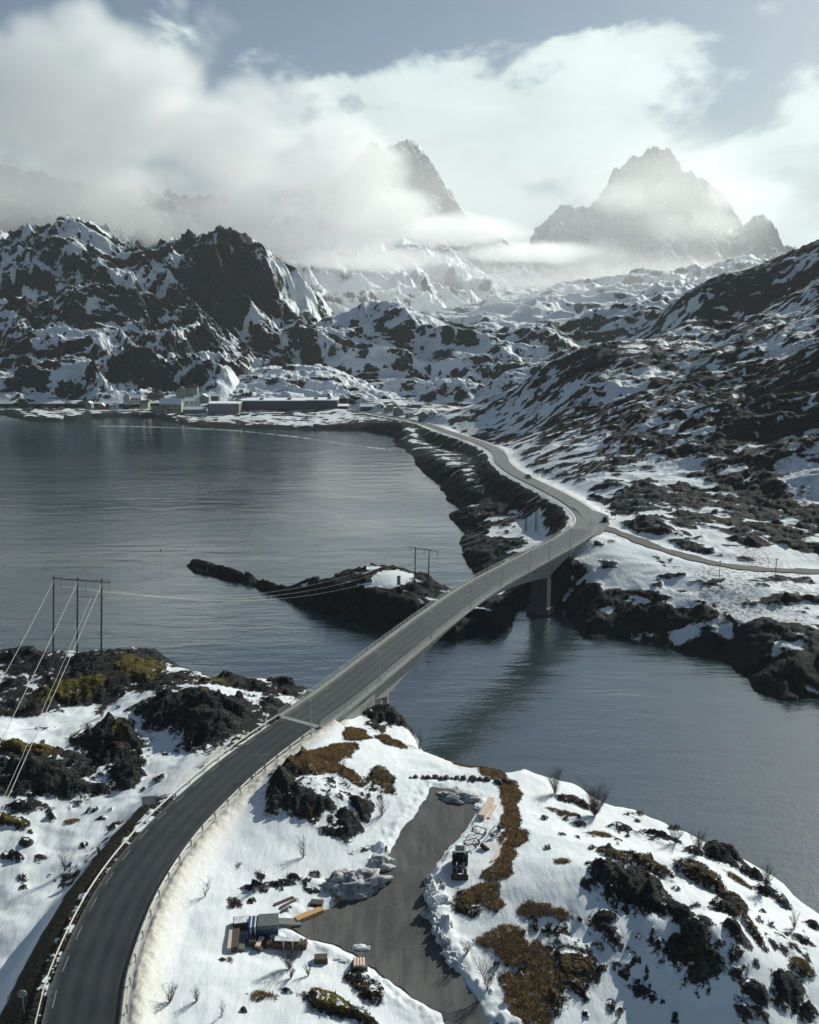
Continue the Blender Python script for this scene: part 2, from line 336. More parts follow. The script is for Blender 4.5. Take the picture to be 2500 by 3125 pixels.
# ------------------------------------------------------------------ near land: headland with road and yard
NEAR_CTL = [(0, 3100, 13), (60, 2900, 13), (0, 2700, 13), (150, 2500, 14), (0, 2400, 15), (250, 2600, 14), (350, 2450, 15), (450, 2350, 15.5), (300, 2300, 14.5), (100, 2330, 16.5), (0, 2280, 16.5),
    (350, 2240, 17), (420, 2300, 14.8), (150, 2190, 13.5), (330, 2160, 13.5), (550, 2140, 19.5), (650, 2100, 19), (480, 2230, 16.5), (600, 2290, 16.2), (700, 2200, 20), (780, 2130, 18), (840, 2190, 18.2), (250, 2080, 16.5), (100, 2100, 15.5),
    (450, 2030, 17.5), (0, 2060, 14), (0, 2000, 16.5), (160, 1998, 16.5), (310, 1990, 18), (450, 1990, 17), (570, 2020, 15), (880, 2105, 15), (-300, 2300, 15), (-300, 2000, 15), (-300, 2800, 12), (-100, 3200, 13),
    (560, 2720, 18.6), (480, 3000, 19), (700, 2700, 17.5), (600, 2900, 18), (900, 2600, 17), (1000, 2440, 18.6), (880, 2390, 20.2), (1080, 2340, 18), (940, 2320, 20.2), (1150, 2300, 17), (1180, 2195, 13.5), (1080, 2250, 17.5), (1300, 2290, 13.5),
    (1250, 2390, 16.2), (1150, 2520, 16), (1000, 2620, 16.5), (700, 2500, 17.8),
    (1380, 2450, 15.5), (1300, 2600, 15.5), (1220, 2760, 15.5), (950, 2850, 15.7), (1300, 2900, 15), (1450, 3080, 13.8), (1000, 3000, 16), (800, 3100, 17), (1200, 3100, 14.8), (700, 3300, 17), (1500, 3300, 12.5),
    (1550, 2450, 16), (1460, 2360, 15), (1500, 2600, 16.2), (1450, 2800, 16), (1700, 2600, 17.5), (1650, 2750, 17.5), (1600, 2950, 15), (1700, 3100, 13), (1640, 2480, 15), (1720, 2490, 14),
    (1850, 2620, 21.5), (2000, 2690, 23), (2150, 2730, 22.5), (2290, 2850, 18.5), (1830, 2560, 15.5), (1980, 2590, 15.5), (2100, 2640, 14.5), (2230, 2700, 13), (2400, 2800, 11.5), (1880, 2760, 15.5), (2070, 2840, 14.5),
    (1950, 2880, 14.0), (2100, 2970, 12.3), (2300, 3000, 12), (2000, 3090, 11.0), (2400, 3100, 10), (2500, 2900, 11), (2700, 2950, 9), (2700, 3200, 8), (1900, 3300, 9.5), (2300, 3300, 8)]
near_tps = TPS([at_z(px, py, z) for px, py, z in NEAR_CTL], 3.0)
def beyond(px, py, z, d):
    p = at_z(px, py, z)[:2]; r_ = np.hypot(*p); return p * (r_ + d) / r_
near_shore = [beyond(px, py, z, 9.5) for px, py, z in [(-700, 2000, 15), (-300, 1998, 15), (0, 1995, 16), (160, 1994, 16.2), (310, 1992, 17.5), (450, 1988, 16.5), (560, 2004, 15), (630, 2055, 15), (720, 2082, 15.5), (830, 2082, 15), (930, 2110, 13)]] + [beyond(px, py, z, 7) for px, py, z in [(1040, 2150, 11), (1120, 2165, 12), (1190, 2165, 12), (1250, 2185, 11), (1310, 2215, 11), (1352, 2268, 12), (1400, 2312, 13), (1480, 2345, 14)]] + [at_z(px, py, 0)[:2] for px, py in [(1560, 2430), (1620, 2470), (1700, 2495), (1800, 2520), (1880, 2565), (2000, 2595), (2100, 2640), (2200, 2700), (2300, 2745), (2400, 2795), (2500, 2855), (2700, 2960), (3000, 3150)]] + [(170, 20), (-260, 20)]
DRIVE = [at_z(px * 1.449, py * 1.449, 15.3)[:2] for px, py in DRIVE_PX]
NEAR_ROAD = np.array([road_at(s)[0] for s in np.arange(0, S_ABUT1 + 4, 3.0)])
def near_base(x, y):
    h = near_tps(x, y); return h
def near_pt(px, py, dz=0):
    z = 15.0
    for _ in range(12):
        p = at_z(px, py, z); z = .5 * z + .5 * float(near_h(np.array([p[0]]), np.array([p[1]]), False)[0])
    p = at_z(px, py, z); return np.array([p[0], p[1], z + dz])
# rock that stands out of the snow: px, py, rx, ry, rotation (image), kind k=rock o=dry grass m=moss, height
ROCKS = [(300, 1994, 200, 13, 0, 'k', .6), (90, 2000, 100, 11, 0, 'k', .6), (480, 1988, 120, 14, 3, 'm', .6), (565, 2002, 60, 18, 15, 'h', .8), (780, 2085, 60, 14, 5, 'k', .8), (2290, 2660, 70, 14, 30, 'k', .8), (330, 2058, 250, 36, 2, 'k', .8), (150, 2032, 150, 22, 0, 'k', .8), (500, 2078, 130, 30, 6, 'k', .8), (640, 2060, 60, 24, 10, 'k', 1), (720, 2080, 60, 24, 10, 'k', 1), (480, 2008, 120, 20, 0, 'k', .8), (160, 2135, 120, 22, -6, 'k', .8), (60, 2180, 70, 14, 0, 'k', .6), (240, 2330, 80, 26, 5, 'k', 1), (60, 2400, 70, 22, 0, 'k', 1), (72, 2006, 75, 22, 0, 'k', 1.2), (290, 2025, 190, 36, 0, 'k', 1.2), (420, 2035, 90, 42, 0, 'm', 1.2), (550, 2020, 55, 28, 10, 'o', 1), (217, 2107, 140, 28, -8, 'm', 1.6), (87, 2158, 100, 26, 0, 'k', 1.2), (30, 2090, 45, 18, 0, 'k', 1),
    (520, 2150, 115, 42, 10, 'k', 1.5), (640, 2190, 125, 72, 15, 'k', 2.0), (735, 2185, 60, 62, 0, 'k', 1.8), (652, 2085, 90, 22, 8, 'm', 1), (760, 2100, 75, 32, 10, 'k', 1.5), (884, 2107, 62, 32, 15, 'k', 1.5), (840, 2165, 50, 48, 0, 'k', 1.5), (600, 2110, 70, 20, 10, 'm', .8),
    (340, 2262, 105, 50, 5, 'k', 2), (360, 2255, 40, 26, 30, 'm', .4), (398, 2353, 58, 40, 0, 'k', 1.5), (87, 2290, 98, 28, 6, 'm', 1.5), (130, 2370, 150, 42, 4, 'k', 1.8), (384, 2365, 52, 36, 0, 'k', 1.2), (230, 2400, 90, 20, 5, 'k', 1.2), (300, 2415, 40, 20, 0, 'k', 1),
    (80, 2462, 58, 14, 0, 'k', 1), (36, 2506, 45, 18, 10, 'm', 1), (217, 2506, 26, 8, 0, 'o', .6), (152, 2499, 14, 10, 0, 'k', .8), (348, 2528, 10, 9, 0, 'k', .8), (83, 2571, 18, 14, 0, 'k', .9), (43, 2618, 28, 16, 30, 'k', 1), (310, 2500, 18, 5, 0, 'k', .5), (440, 2330, 12, 10, 0, 'k', .7), (485, 2380, 14, 12, 0, 'k', .8), (300, 2180, 14, 6, 0, 'k', .4), (130, 2225, 40, 8, -5, 'k', .5),
    (862, 2400, 52, 68, 0, 'k', 2.2), (935, 2445, 85, 34, 0, 'k', 1.6), (906, 2335, 52, 34, -30, 'k', 1.8), (835, 2450, 25, 30, 0, 'k', 1.5), (1000, 2300, 105, 26, -28, 'o', .5), (1087, 2240, 45, 28, -20, 'o', .6), (960, 2345, 60, 20, -10, 'o', .4), (1040, 2355, 60, 16, 20, 'o', .4),
    (1174, 2383, 52, 36, 20, 'h', .5), (1109, 2470, 28, 24, 30, 'k', 1.4), (1050, 2520, 40, 30, 0, 'k', 1.2), (1010, 2535, 30, 10, 0, 'k', .6), (1190, 2266, 42, 16, 10, 'o', .8), (1178, 2190, 72, 36, 5, 'k', 2.2), (1140, 2215, 30, 22, 0, 'k', 1), (1325, 2262, 28, 26, 50, 'k', 1.2), (1270, 2225, 36, 14, 20, 'k', .8),
    (776, 2716, 36, 11, -8, 'k', .9), (855, 2698, 52, 9, -12, 'k', .8), (895, 2680, 26, 8, 10, 'k', .7), (953, 2723, 20, 9, 0, 'k', .6), (804, 3042, 40, 10, 0, 'o', .6), (880, 3028, 18, 6, 0, 'k', .5), (1130, 3015, 68, 38, 20, 'h', 1), (1014, 3078, 88, 32, 12, 'm', 1), (1109, 3110, 60, 18, 20, 'm', .8), (1165, 2595, 36, 14, 10, 'k', .9), (1120, 2590, 40, 6, -10, 'k', .3), (736, 3080, 12, 8, 0, 'k', .5), (690, 2930, 14, 6, 0, 'k', .4), (710, 2930, 10, 6, 0, 'o', .4),
    (1440, 2340, 95, 13, 20, 'o', .3), (1520, 2375, 55, 16, 25, 'o', .3), (1556, 2425, 34, 55, 0, 'o', .3), (1562, 2492, 30, 50, 0, 'o', .3), (1572, 2555, 36, 32, 0, 'o', .3), (1545, 2615, 26, 48, 10, 'o', .3), (1518, 2665, 42, 26, 0, 'o', .3), (1467, 2728, 55, 24, -10, 'o', .3), (1505, 2750, 26, 30, 0, 'o', .3), (1420, 2762, 44, 38, 20, 'h', .6),
    (1610, 2775, 28, 20, 0, 'o', .5), (1640, 2778, 45, 16, 10, 'o', .4), (1714, 2789, 34, 13, 15, 'o', .3), (1518, 2860, 68, 18, -5, 'o', .4), (1568, 2895, 45, 30, 10, 'o', .5), (1650, 2915, 38, 28, 20, 'o', .5), (1750, 2950, 58, 40, 25, 'h', .7), (1660, 2975, 62, 38, 10, 'o', .6), (1598, 3013, 75, 32, 20, 'o', .6), (1685, 3057, 46, 32, 0, 'h', .8), (1615, 3090, 66, 32, 25, 'o', .7), (1714, 2629, 22, 7, 10, 'o', .2), (1560, 3120, 60, 20, 20, 'k', .6),
    (1750, 2448, 60, 16, 12, 'h', 1), (1721, 2480, 45, 6, 5, 'o', .3), (1764, 2517, 22, 9, 0, 'k', .7), (1725, 2500, 10, 8, 0, 'k', .6), (1830, 2546, 32, 8, 5, 'o', .3), (1902, 2531, 42, 14, 5, 'k', 1), (2018, 2555, 60, 13, 15, 'k', 1), (2120, 2600, 30, 14, 20, 'k', 1), (2200, 2612, 70, 34, 30, 'k', 1.6), (2337, 2723, 42, 14, 15, 'k', 1), (2385, 2748, 34, 14, 20, 'k', 1), (2260, 2690, 40, 10, 25, 'o', .4),
    (1880, 2612, 62, 20, 15, 'h', 1.2), (1975, 2642, 95, 26, 18, 'h', 1.4), (1866, 2680, 58, 46, 10, 'k', 2), (1965, 2735, 115, 55, 25, 'k', 2), (2055, 2790, 70, 32, 25, 'k', 1.6), (2150, 2685, 95, 30, 30, 'h', 1.6), (2214, 2755, 50, 62, -30, 'k', 1.8), (2280, 2825, 62, 20, 38, 'h', 1), (2240, 2842, 32, 18, 0, 'k', 1),
    (1844, 2803, 36, 16, -25, 'k', .8), (1866, 2850, 32, 14, 25, 'k', .8), (2125, 2880, 55, 48, 0, 'k', 1.6), (2088, 2915, 68, 32, 10, 'k', 1.5), (2156, 2955, 55, 22, 0, 'k', 1.2), (2004, 2879, 15, 10, 0, 'k', .6), (1985, 2855, 8, 14, 0, 'k', .5), (2257, 2963, 22, 10, 0, 'k', .8), (2409, 3035, 62, 34, 0, 'k', 1.4), (2308, 3020, 34, 18, 0, 'k', 1), (2264, 3095, 22, 18, 20, 'k', .8), (2446, 2955, 36, 14, 10, 'o', .8), (2475, 3100, 30, 20, 0, 'k', 1), (2438, 2865, 36, 9, 5, 'k', .7), (1953, 3024, 26, 12, 20, 'k', .6), (1990, 3045, 12, 6, 0, 'k', .4), (2300, 2930, 10, 7, 0, 'k', .4), (2390, 2990, 14, 8, 0, 'k', .5), (1790, 2690, 20, 10, 0, 'k', .5), (1800, 2640, 12, 8, 0, 'k', .5), (2480, 2830, 30, 14, 20, 'k', .8),
    (1917, 2948, 50, 24, 10, 's', .4), (1010, 2415, 95, 32, 0, 's', .5), (1100, 2400, 60, 30, 10, 's', .4), (960, 2700, 60, 16, 0, 's', .3), (1740, 2880, 70, 22, 20, 's', .3), (2420, 2900, 60, 40, 20, 's', .4), (250, 2640, 90, 30, -30, 's', .2), (2000, 2560, 120, 22, 15, 's', .4)]
_rs = random.Random(77)
for (x0, x1, y0, y1, n_) in [(1780, 2480, 2620, 3110, 90), (1450, 1800, 2800, 3110, 40), (700, 1000, 2640, 2780, 12), (20, 350, 2440, 2760, 22), (900, 1200, 2340, 2520, 26), (1650, 2100, 2480, 2600, 26), (20, 600, 2100, 2420, 24)]:
    for _ in range(n_):
        q_ = _rs.uniform(4, 13) * (1 if _rs.random() < .8 else 1.7); ROCKS.append((_rs.uniform(x0, x1), _rs.uniform(y0, y1), q_, q_ * _rs.uniform(.4, .75), _rs.uniform(-30, 40), 'k' if _rs.random() < .65 else 'h', _rs.uniform(.25, .6)))
_RW = None
def rocks_world():
    global _RW
    if _RW is None:
        _RW = []
        rd = np.array([ray(q[0], q[1]) for q in ROCKS]); zz = np.full(len(ROCKS), 15.0)
        for _ in range(12):
            t_ = (zz - HC) / rd[:, 2]; zz = .5 * zz + .5 * near_h(rd[:, 0] * t_, rd[:, 1] * t_, False)
        for (px, py, rx, ry, rot, kd, hh), z_ in zip(ROCKS, zz):
            c = at_z(px, py, float(z_)); e = R(rot)
            ax = near_plane(px + rx * cos(e), py + rx * sin(e), c[2]) - c; bx = near_plane(px - ry * sin(e), py + ry * cos(e), c[2]) - c
            M = np.linalg.inv(np.c_[ax[:2], bx[:2]]); _RW.append((c, M, kd, hh, max(np.hypot(*ax[:2]), np.hypot(*bx[:2])), min(np.hypot(*ax[:2]), np.hypot(*bx[:2]))))
    return _RW
def near_plane(px, py, z): return at_z(px, py, z)
def near_h(x, y, full=True):
    shp = x.shape; x = x.ravel(); y = y.ravel()
    h = near_base(x, y)
    dist, side, rz, s = line_near(x, y, NEAR_ROAD)
    sdD = poly_sd(x, y, DRIVE); rough = sstep(1.0, 7.0, -sdD) * sstep(4.5, 12, dist)
    h = h + rough * (fbm(x, y, 28, 4, 3) * 1.9 + fbm(x, y, 7, 3, 8) * .55 + np.abs(fbm(x, y, 13, 3, 9)) * .9) * np.where(side > 0, 1.0, .55)
    fld = {'rock': np.full(x.shape, -1.0), 'veg': np.zeros(x.shape), 'moss': np.zeros(x.shape), 'dirt': np.zeros(x.shape)}
    if full:
        wx = fbm(x, y, 5.5, 4, 21) ; wy = fbm(x, y, 5.5, 4, 31); wx2 = fbm(x, y, 1.3, 3, 41)
        rk = np.full(x.shape, -1.0); bump = np.zeros(x.shape)
        RWL = rocks_world() if x.size > 50 else [q for q in rocks_world() if abs(x[0] - q[0][0]) < q[4] * 1.7 + 4 and abs(y[0] - q[0][1]) < q[4] * 1.7 + 4]
        for c, M, kd, hh, rmax, rmin in RWL:
            k = np.nonzero((np.abs(x - c[0]) < rmax * 1.7 + 2) & (np.abs(y - c[1]) < rmax * 1.7 + 2))[0]
            if not len(k): continue
            w_ = min(1.6, .38 * rmin + .25); dx = x[k] - c[0] + wx[k] * w_ * 2.2; dy = y[k] - c[1] + wy[k] * w_ * 2.2
            u = M[0, 0] * dx + M[0, 1] * dy; v = M[1, 0] * dx + M[1, 1] * dy; r = np.sqrt(u * u + v * v)
            f = (1.12 - r) * np.clip(rmin, .6, 3.0) * .55
            if kd == 's': f = np.minimum(f, .0) - .10 + .55 * np.clip(wx2[k] * 2, -1, .9) * (r < 1.15); f = np.where(r > 1.3, -1, f)
            up = f > rk[k]; rk[k] = np.where(up, f, rk[k])
            if kd == 'o': fld['veg'][k] = np.maximum(fld['veg'][k], sstep(1.25, .85, r) * (.95 if kd == 'o' else .4))
            if kd == 'h': fld['veg'][k] = np.maximum(fld['veg'][k], .58 * sstep(1.25, .85, r))
            if kd == 'm': fld['moss'][k] = np.maximum(fld['moss'][k], sstep(1.2, .5, r) * .75); fld['veg'][k] = np.maximum(fld['veg'][k], .38 * sstep(1.2, .6, r))
            if kd == 'k': fld['veg'][k] = np.maximum(fld['veg'][k], .12 * sstep(1.2, .6, r))
            prof = sstep(-.2, .7, (1.05 - r) + .35 * wx2[k]) * hh * (.35 if kd == 'o' and hh < .8 else .85)
            bump[k] = np.maximum(bump[k], prof)
        rk = np.maximum(rk, np.minimum(sstep(150, 166, y + wx * 10) * sstep(-8, -24, x), 1) * (.42 + 1.5 * fbm(x, y, 9, 3, 77)) - .25 - (1 - sstep(150, 166, y)) )
        fld['rock'] = rk; h = h + bump
        rm = sstep(-.1, .5, rk)
        wv = fbm(x, y, 4, 2, 52) * 1.2; h = h + rm * (1 - .8 * fld['veg']) * np.clip(bump, .1, 1.3) * (.85 * facet(x + wv, y - wv * .6, 3.4, 51) + .3 * facet(x + wv, y, 1.3, 53)) + rm * fbm(x, y, .9, 2, 61) * .10
    # road bed, cut and fill
    wide = np.where(side > 0, 9.0, 5.0)
    w = sstep(HW + 1.0, HW + wide, dist); h = np.where(s < S_ABUT1 + 3, (rz - .22) * (1 - w) + h * w, h)
    if full:
        # dark bank left of the road, gritty snow on its right
        bank = sstep(HW - .6, HW + .1, dist) * sstep(HW + 8.5, HW + 4.2, dist) * (side > 0) * sstep(62, 48, s)
        fld['rock'] = np.maximum(fld['rock'], -1 + 1.55 * bank * (1 - .0 * s)); fld['veg'] = np.maximum(fld['veg'], .3 * bank)
        fld['dirt'] = sstep(HW + 8, HW + .8, dist) * np.where(side < 0, .85, .7 * sstep(40, 60, s)) * (s < S_ABUT1 - 1)
        pl = sstep(HW + .5, HW + 1.3, dist) * sstep(HW + 3.5, HW + 1.6, dist) * ((side < 0) | (s > 62)); h = h + pl * (.35 + .35 * fbm(x, y, 1.6, 3, 71)); fld['dirt'] = np.maximum(fld['dirt'], pl)
    # yard: bed lowered a little, ploughed snow thrown up round it
    ins = sstep(-.4, .5, sdD); h = h - .22 * ins
    if full:
        sdn = sdD + fbm(x, y, 2.2, 3, 81) * .8; bk = sstep(-.15, -.8, sdn) * sstep(-3.6, -1.2, sdn)
        h = h + bk * np.clip(.18 + .5 * fbm(x, y, 2.4, 3, 91) + .5 * sstep(84, 96, y) * sstep(118, 104, y) * (x > 2), 0, 1.2); fld['rock'] = fld['rock'] - .9 * bk - 3 * ins
    sd = poly_sd(x, y, near_shore) + fbm(x, y, 14, 4, 5) * 3.0
    k = sstep(-1.5, 9.0, sd); h = np.where(sd > 0, h * k ** .8, 0) + np.where(sd < 0, sd * .5, 0) * 1.0 - (1 - k) * .8
    if full:
        fld['rock'] = np.maximum(fld['rock'], sstep(7.5, 2.5, sd + fbm(x, y, 6, 3, 13) * 3.0) * 1.2 - .5)
        return h.reshape(shp), {a: b.reshape(shp) for a, b in fld.items()}
    return h.reshape(shp)
def polar(a0, a1, na, radii):
    A, Rr = np.meshgrid(np.radians(np.linspace(a0, a1, na)), radii); return Rr * np.sin(A), Rr * np.cos(A)
X, Y = polar(-38, 38, 760, np.geomspace(58, 262, 620))
Z, fld = near_h(X, Y)
near_mat = terrain_mat('headland_ground', .45, 1.1, 1.9, 1.2, .07, lodge=.9, cracks=.35)
tag(link('headland', grid_mesh('headland', X, Y, Z, near_mat, fld, keep=Z > -1.5)), kind='structure')
def tufts(name, mat, sel, n, hh, seed, blades=5, lean=.5):
    rg = np.random.default_rng(seed); idx = np.nonzero(sel.ravel())[0]
    wgt = (np.hypot(X, Y).ravel()[idx]) ** 2; idx = rg.choice(idx, n, p=wgt / wgt.sum()); P = np.stack([X.ravel()[idx], Y.ravel()[idx], Z.ravel()[idx]], 1); P[:, :2] += rg.uniform(-.2, .2, (n, 2))
    P = np.repeat(P, blades, 0); m = len(P); a = rg.uniform(0, 2 * pi, m); h_ = hh * rg.uniform(.5, 1.2, m); w = .035 + .03 * rg.random(m); o = rg.normal(0, .09, (m, 2)); P[:, :2] += o; P[:, 2] -= .06
    t = P + np.c_[np.cos(a) * h_ * lean, np.sin(a) * h_ * lean, h_]; q = np.c_[-np.sin(a) * w, np.cos(a) * w, np.zeros(m)]
    V = np.stack([P - q, P + q, t], 1).reshape(-1, 3).astype(np.float32); me = bpy.data.meshes.new(name); me.vertices.add(3 * m); me.vertices.foreach_set('co', V.reshape(-1)); me.loops.add(3 * m); me.loops.foreach_set('vertex_index', np.arange(3 * m, dtype=np.int32)); me.polygons.add(m); me.polygons.foreach_set('loop_start', np.arange(m, dtype=np.int32) * 3); me.update(calc_edges=True); me.materials.append(mat)
    return tag(link(name, me), kind='stuff')
tufts('dry_grass', pmat('straw_blades', (.36, .25, .120), .85, nscale=1.2, namp=.55), (fld['veg'] > .6) & (fld['rock'] > -.12) & (Z > 3), 22000, .30, 1)
tufts('heather', pmat('heather_sprigs', (.050, .033, .018), .9, nscale=1.2, namp=.6), (fld['rock'] > -.25) & (fld['rock'] < .35) & (fld['veg'] > .3) & (fld['veg'] < .7) & (Z > 3), 7000, .24, 2, 5, .8)
def ground(x, y): return float(near_h(np.array([float(x)]), np.array([float(y)]))[0][0])
def on_near(px, py, dz=0):
    """point of the finished ground seen at a place of the photograph"""
    d = ray(px, py); t_ = (np.linspace(25, 2, 160) - HC) / d[2]; xs, ys, zs = d[0] * t_, d[1] * t_, HC + d[2] * t_
    k = np.nonzero(near_h(xs, ys)[0] >= zs)[0]; k = k[0] if len(k) else 60
    return np.array([xs[k], ys[k], ground(xs[k], ys[k]) + dz])
# ------------------------------------------------------------------ far land: islet, shore road, village strip, right-hand hillside
FAR_Z = [(-200, 1240, 4), (100, 1245, 4), (240, 1262, 3.5), (330, 1250, 3), (450, 1245, 4), (600, 1255, 4), (800, 1262, 4.5), (1000, 1262, 5), (1120, 1270, 6), (1190, 1275, 7), (1100, 1235, 6), (900, 1235, 6), (500, 1225, 7), (200, 1222, 8), (-100, 1215, 8), (1250, 1255, 9), (1320, 1262, 11),
    (1250, 1320, 6), (1300, 1390, 6), (1420, 1400, 8), (1450, 1470, 8), (1500, 1560, 6), (1600, 1590, 7.5), (1640, 1640, 7), (1690, 1600, 9), (1550, 1700, 4.5), (1480, 1800, 2.5), (1450, 1640, 3), (1560, 1490, 10),
    (600, 1726, 2), (700, 1756, 2.5), (850, 1797, 3.0), (1000, 1803, 6), (1100, 1765, 9.5), (1150, 1752, 10.5), (1250, 1777, 9.5), (1330, 1812, 7), (1100, 1845, 5), (1250, 1860, 6), (1450, 1895, 4), (1580, 1885, 4.5), (1380, 1850, 5),
    (1850, 1700, 14), (1780, 1740, 11), (2000, 1800, 10), (2200, 1850, 9), (2300, 1750, 14), (1900, 1850, 6), (1760, 1850, 5), (2400, 1950, 7), (2100, 1910, 5), (2000, 1680, 15.2), (2300, 1650, 16), (2200, 1560, 19), (1900, 1590, 18.5), (1850, 1640, 17), (2100, 1690, 14.5), (2480, 1745, 13), (2600, 1850, 10), (2450, 1700, 14), (2380, 2080, 4), (2700, 2000, 7)]
FAR_Y = [(1400, 1255, 720), (1536, 1203, 680), (1666, 1145, 660), (1811, 1080, 650), (1927, 1065, 620), (2450, 1500, 330), (2450, 1300, 390), (2450, 1100, 480), (2450, 900, 680), (2450, 790, 820), (2100, 1500, 348), (2100, 1300, 430), (2100, 1150, 540), (2080, 1070, 620), (2100, 1000, 740), (2120, 920, 840), (2250, 850, 860), (2350, 815, 860), (2700, 700, 880), (2700, 1100, 420), (2700, 1400, 330), (2950, 900, 500), (2300, 1380, 375), (2300, 1180, 480), (2250, 1000, 680), (2300, 1050, 580),
    (1800, 1480, 372), (1800, 1350, 450), (1800, 1200, 560), (1950, 1420, 390), (1950, 1250, 490), (1600, 1330, 560), (1620, 1240, 620), (1700, 1400, 430), (1480, 1290, 640)]
FAR_XYZ = [(-30, 830, 12), (60, 850, 2), (150, 800, 14), (210, 800, 30), (280, 760, 50), (120, 960, 2), (300, 1000, 70), (500, 1050, 90), (700, 900, 160), (700, 500, 120), (700, 300, 20), (-500, 900, 12), (-900, 900, 12), (-200, 900, 12), (100, 720, 8)]
far_pts = [at_z(*p) for p in FAR_Z] + [at_y(*p) for p in FAR_Y] + [np.array(p, float) for p in FAR_XYZ]
far_tps = TPS(far_pts, 2.0)
far_shore = [at_z(px, py, 0)[:2] for px, py in [(-900, 1262), (-300, 1262), (0, 1264), (60, 1282), (150, 1287), (235, 1284), (290, 1276), (400, 1272), (470, 1277), (520, 1290), (600, 1302), (760, 1308), (900, 1312), (1100, 1314), (1190, 1326), (1205, 1360), (1250, 1385), (1290, 1440), (1340, 1478), (1365, 1525), (1425, 1562), (1372, 1572), (1385, 1595), (1412, 1625), (1402, 1680), (1432, 1722), (1452, 1770), (1440, 1800), (1385, 1838),
    (1310, 1822), (1200, 1808), (1100, 1803), (1000, 1815), (900, 1805), (830, 1790), (740, 1758), (650, 1724), (590, 1716), (566, 1727), (590, 1745), (680, 1766), (760, 1787), (850, 1822), (950, 1862), (1050, 1890), (1150, 1912), (1240, 1935), (1330, 1950), (1420, 1948), (1500, 1940), (1556, 1925), (1572, 1875), (1640, 1845), (1715, 1855), (1748, 1905), (1775, 1945), (1800, 1952), (1900, 1947), (1990, 1965), (2080, 1990), (2200, 2012), (2280, 2060), (2300, 2092), (2390, 2132), (2500, 2128), (2800, 2100), (3300, 2080)]] + [(900, 200), (1200, 1500), (-1600, 1500), (-1600, 900)]
FAR_ROAD = np.array([road_at(s)[0] for s in np.arange(S_ABUT2 - 2, RS[-1], 4.0)])
TRACK_PX = [(1800, 1600, 18), (1850, 1612, 17.6), (1930, 1640, 16.8), (2000, 1668, 16), (2080, 1692, 15), (2200, 1722, 14.2), (2350, 1738, 13.6), (2520, 1745, 13.2), (2750, 1760, 13)]
TRACK = catmull([at_z(*p) for p in TRACK_PX], 2.0)
FAR_DARK = [(2230, 1330, 110, 90, 30, .8), (2350, 1200, 130, 90, 20, .7), (2260, 1450, 120, 90, 30, .8), (2420, 1330, 60, 60, 0, .6), (2250, 1550, 200, 50, 5, .75), (2030, 1530, 120, 35, -10, .6), (2380, 1900, 130, 70, 25, .3), (2150, 1800, 130, 40, 20, .2), (2060, 1890, 150, 24, 8, .35), (1800, 1900, 150, 30, 5, .35), (1450, 1230, 140, 18, -22, .8), (1600, 1170, 120, 18, -28, .8), (1560, 1520, 60, 60, 30, .9), (1700, 1600, 40, 60, 20, .8), (2360, 2090, 80, 30, 25, .5), (1900, 1390, 130, 45, -10, .35), (1760, 1290, 60, 40, 20, .5), (1850, 1120, 130, 25, 5, .5)]
FAR_SNOW = [(2000, 1455, 190, 28, 3, .7), (2120, 1640, 110, 25, 10, .5), (1630, 1625, 55, 45, 10, 1.2), (1900, 1720, 130, 35, 20, .6), (2350, 1700, 150, 28, 4, .7), (1950, 1800, 120, 40, 25, .35), (2250, 1830, 90, 40, 25, .3), (2480, 1850, 60, 60, 20, .3), (2120, 1300, 90, 60, -20, .35), (1590, 1270, 90, 40, -10, .3), (1700, 1880, 60, 14, 0, .3), (2480, 1480, 70, 60, 0, .5), (1550, 1740, 60, 25, 0, .2)]
def far_hit(px, py):
    """first point of the smooth far land along a line of sight"""
    Ys = np.linspace(205, 1000, 500); P = np.array([at_y(px, py, q) for q in Ys]); k = np.nonzero(far_tps(P[:, 0], P[:, 1]) >= P[:, 2])[0]
    return P[k[0]] if len(k) else P[-1]
def far_rough(x, y, h):
    hill = sstep(14, 40, h); a = .35 + 1.6 * hill
    c, s = cos(R(25)), sin(R(25)); u = x * c - y * s; v = (x * s + y * c) * 1.5
    wx = fbm(x, y, 40, 3, 7) * 18
    big = fbm(x + wx, y + wx, 120, 4, 111) * 9 * sstep(18, 60, h)
    rid = fbm(u + wx, v, 46, 5, 123, .55, True) * 3.4 * a
    return big + rid + fbm(x, y, 9, 3, 131) * .8 * a
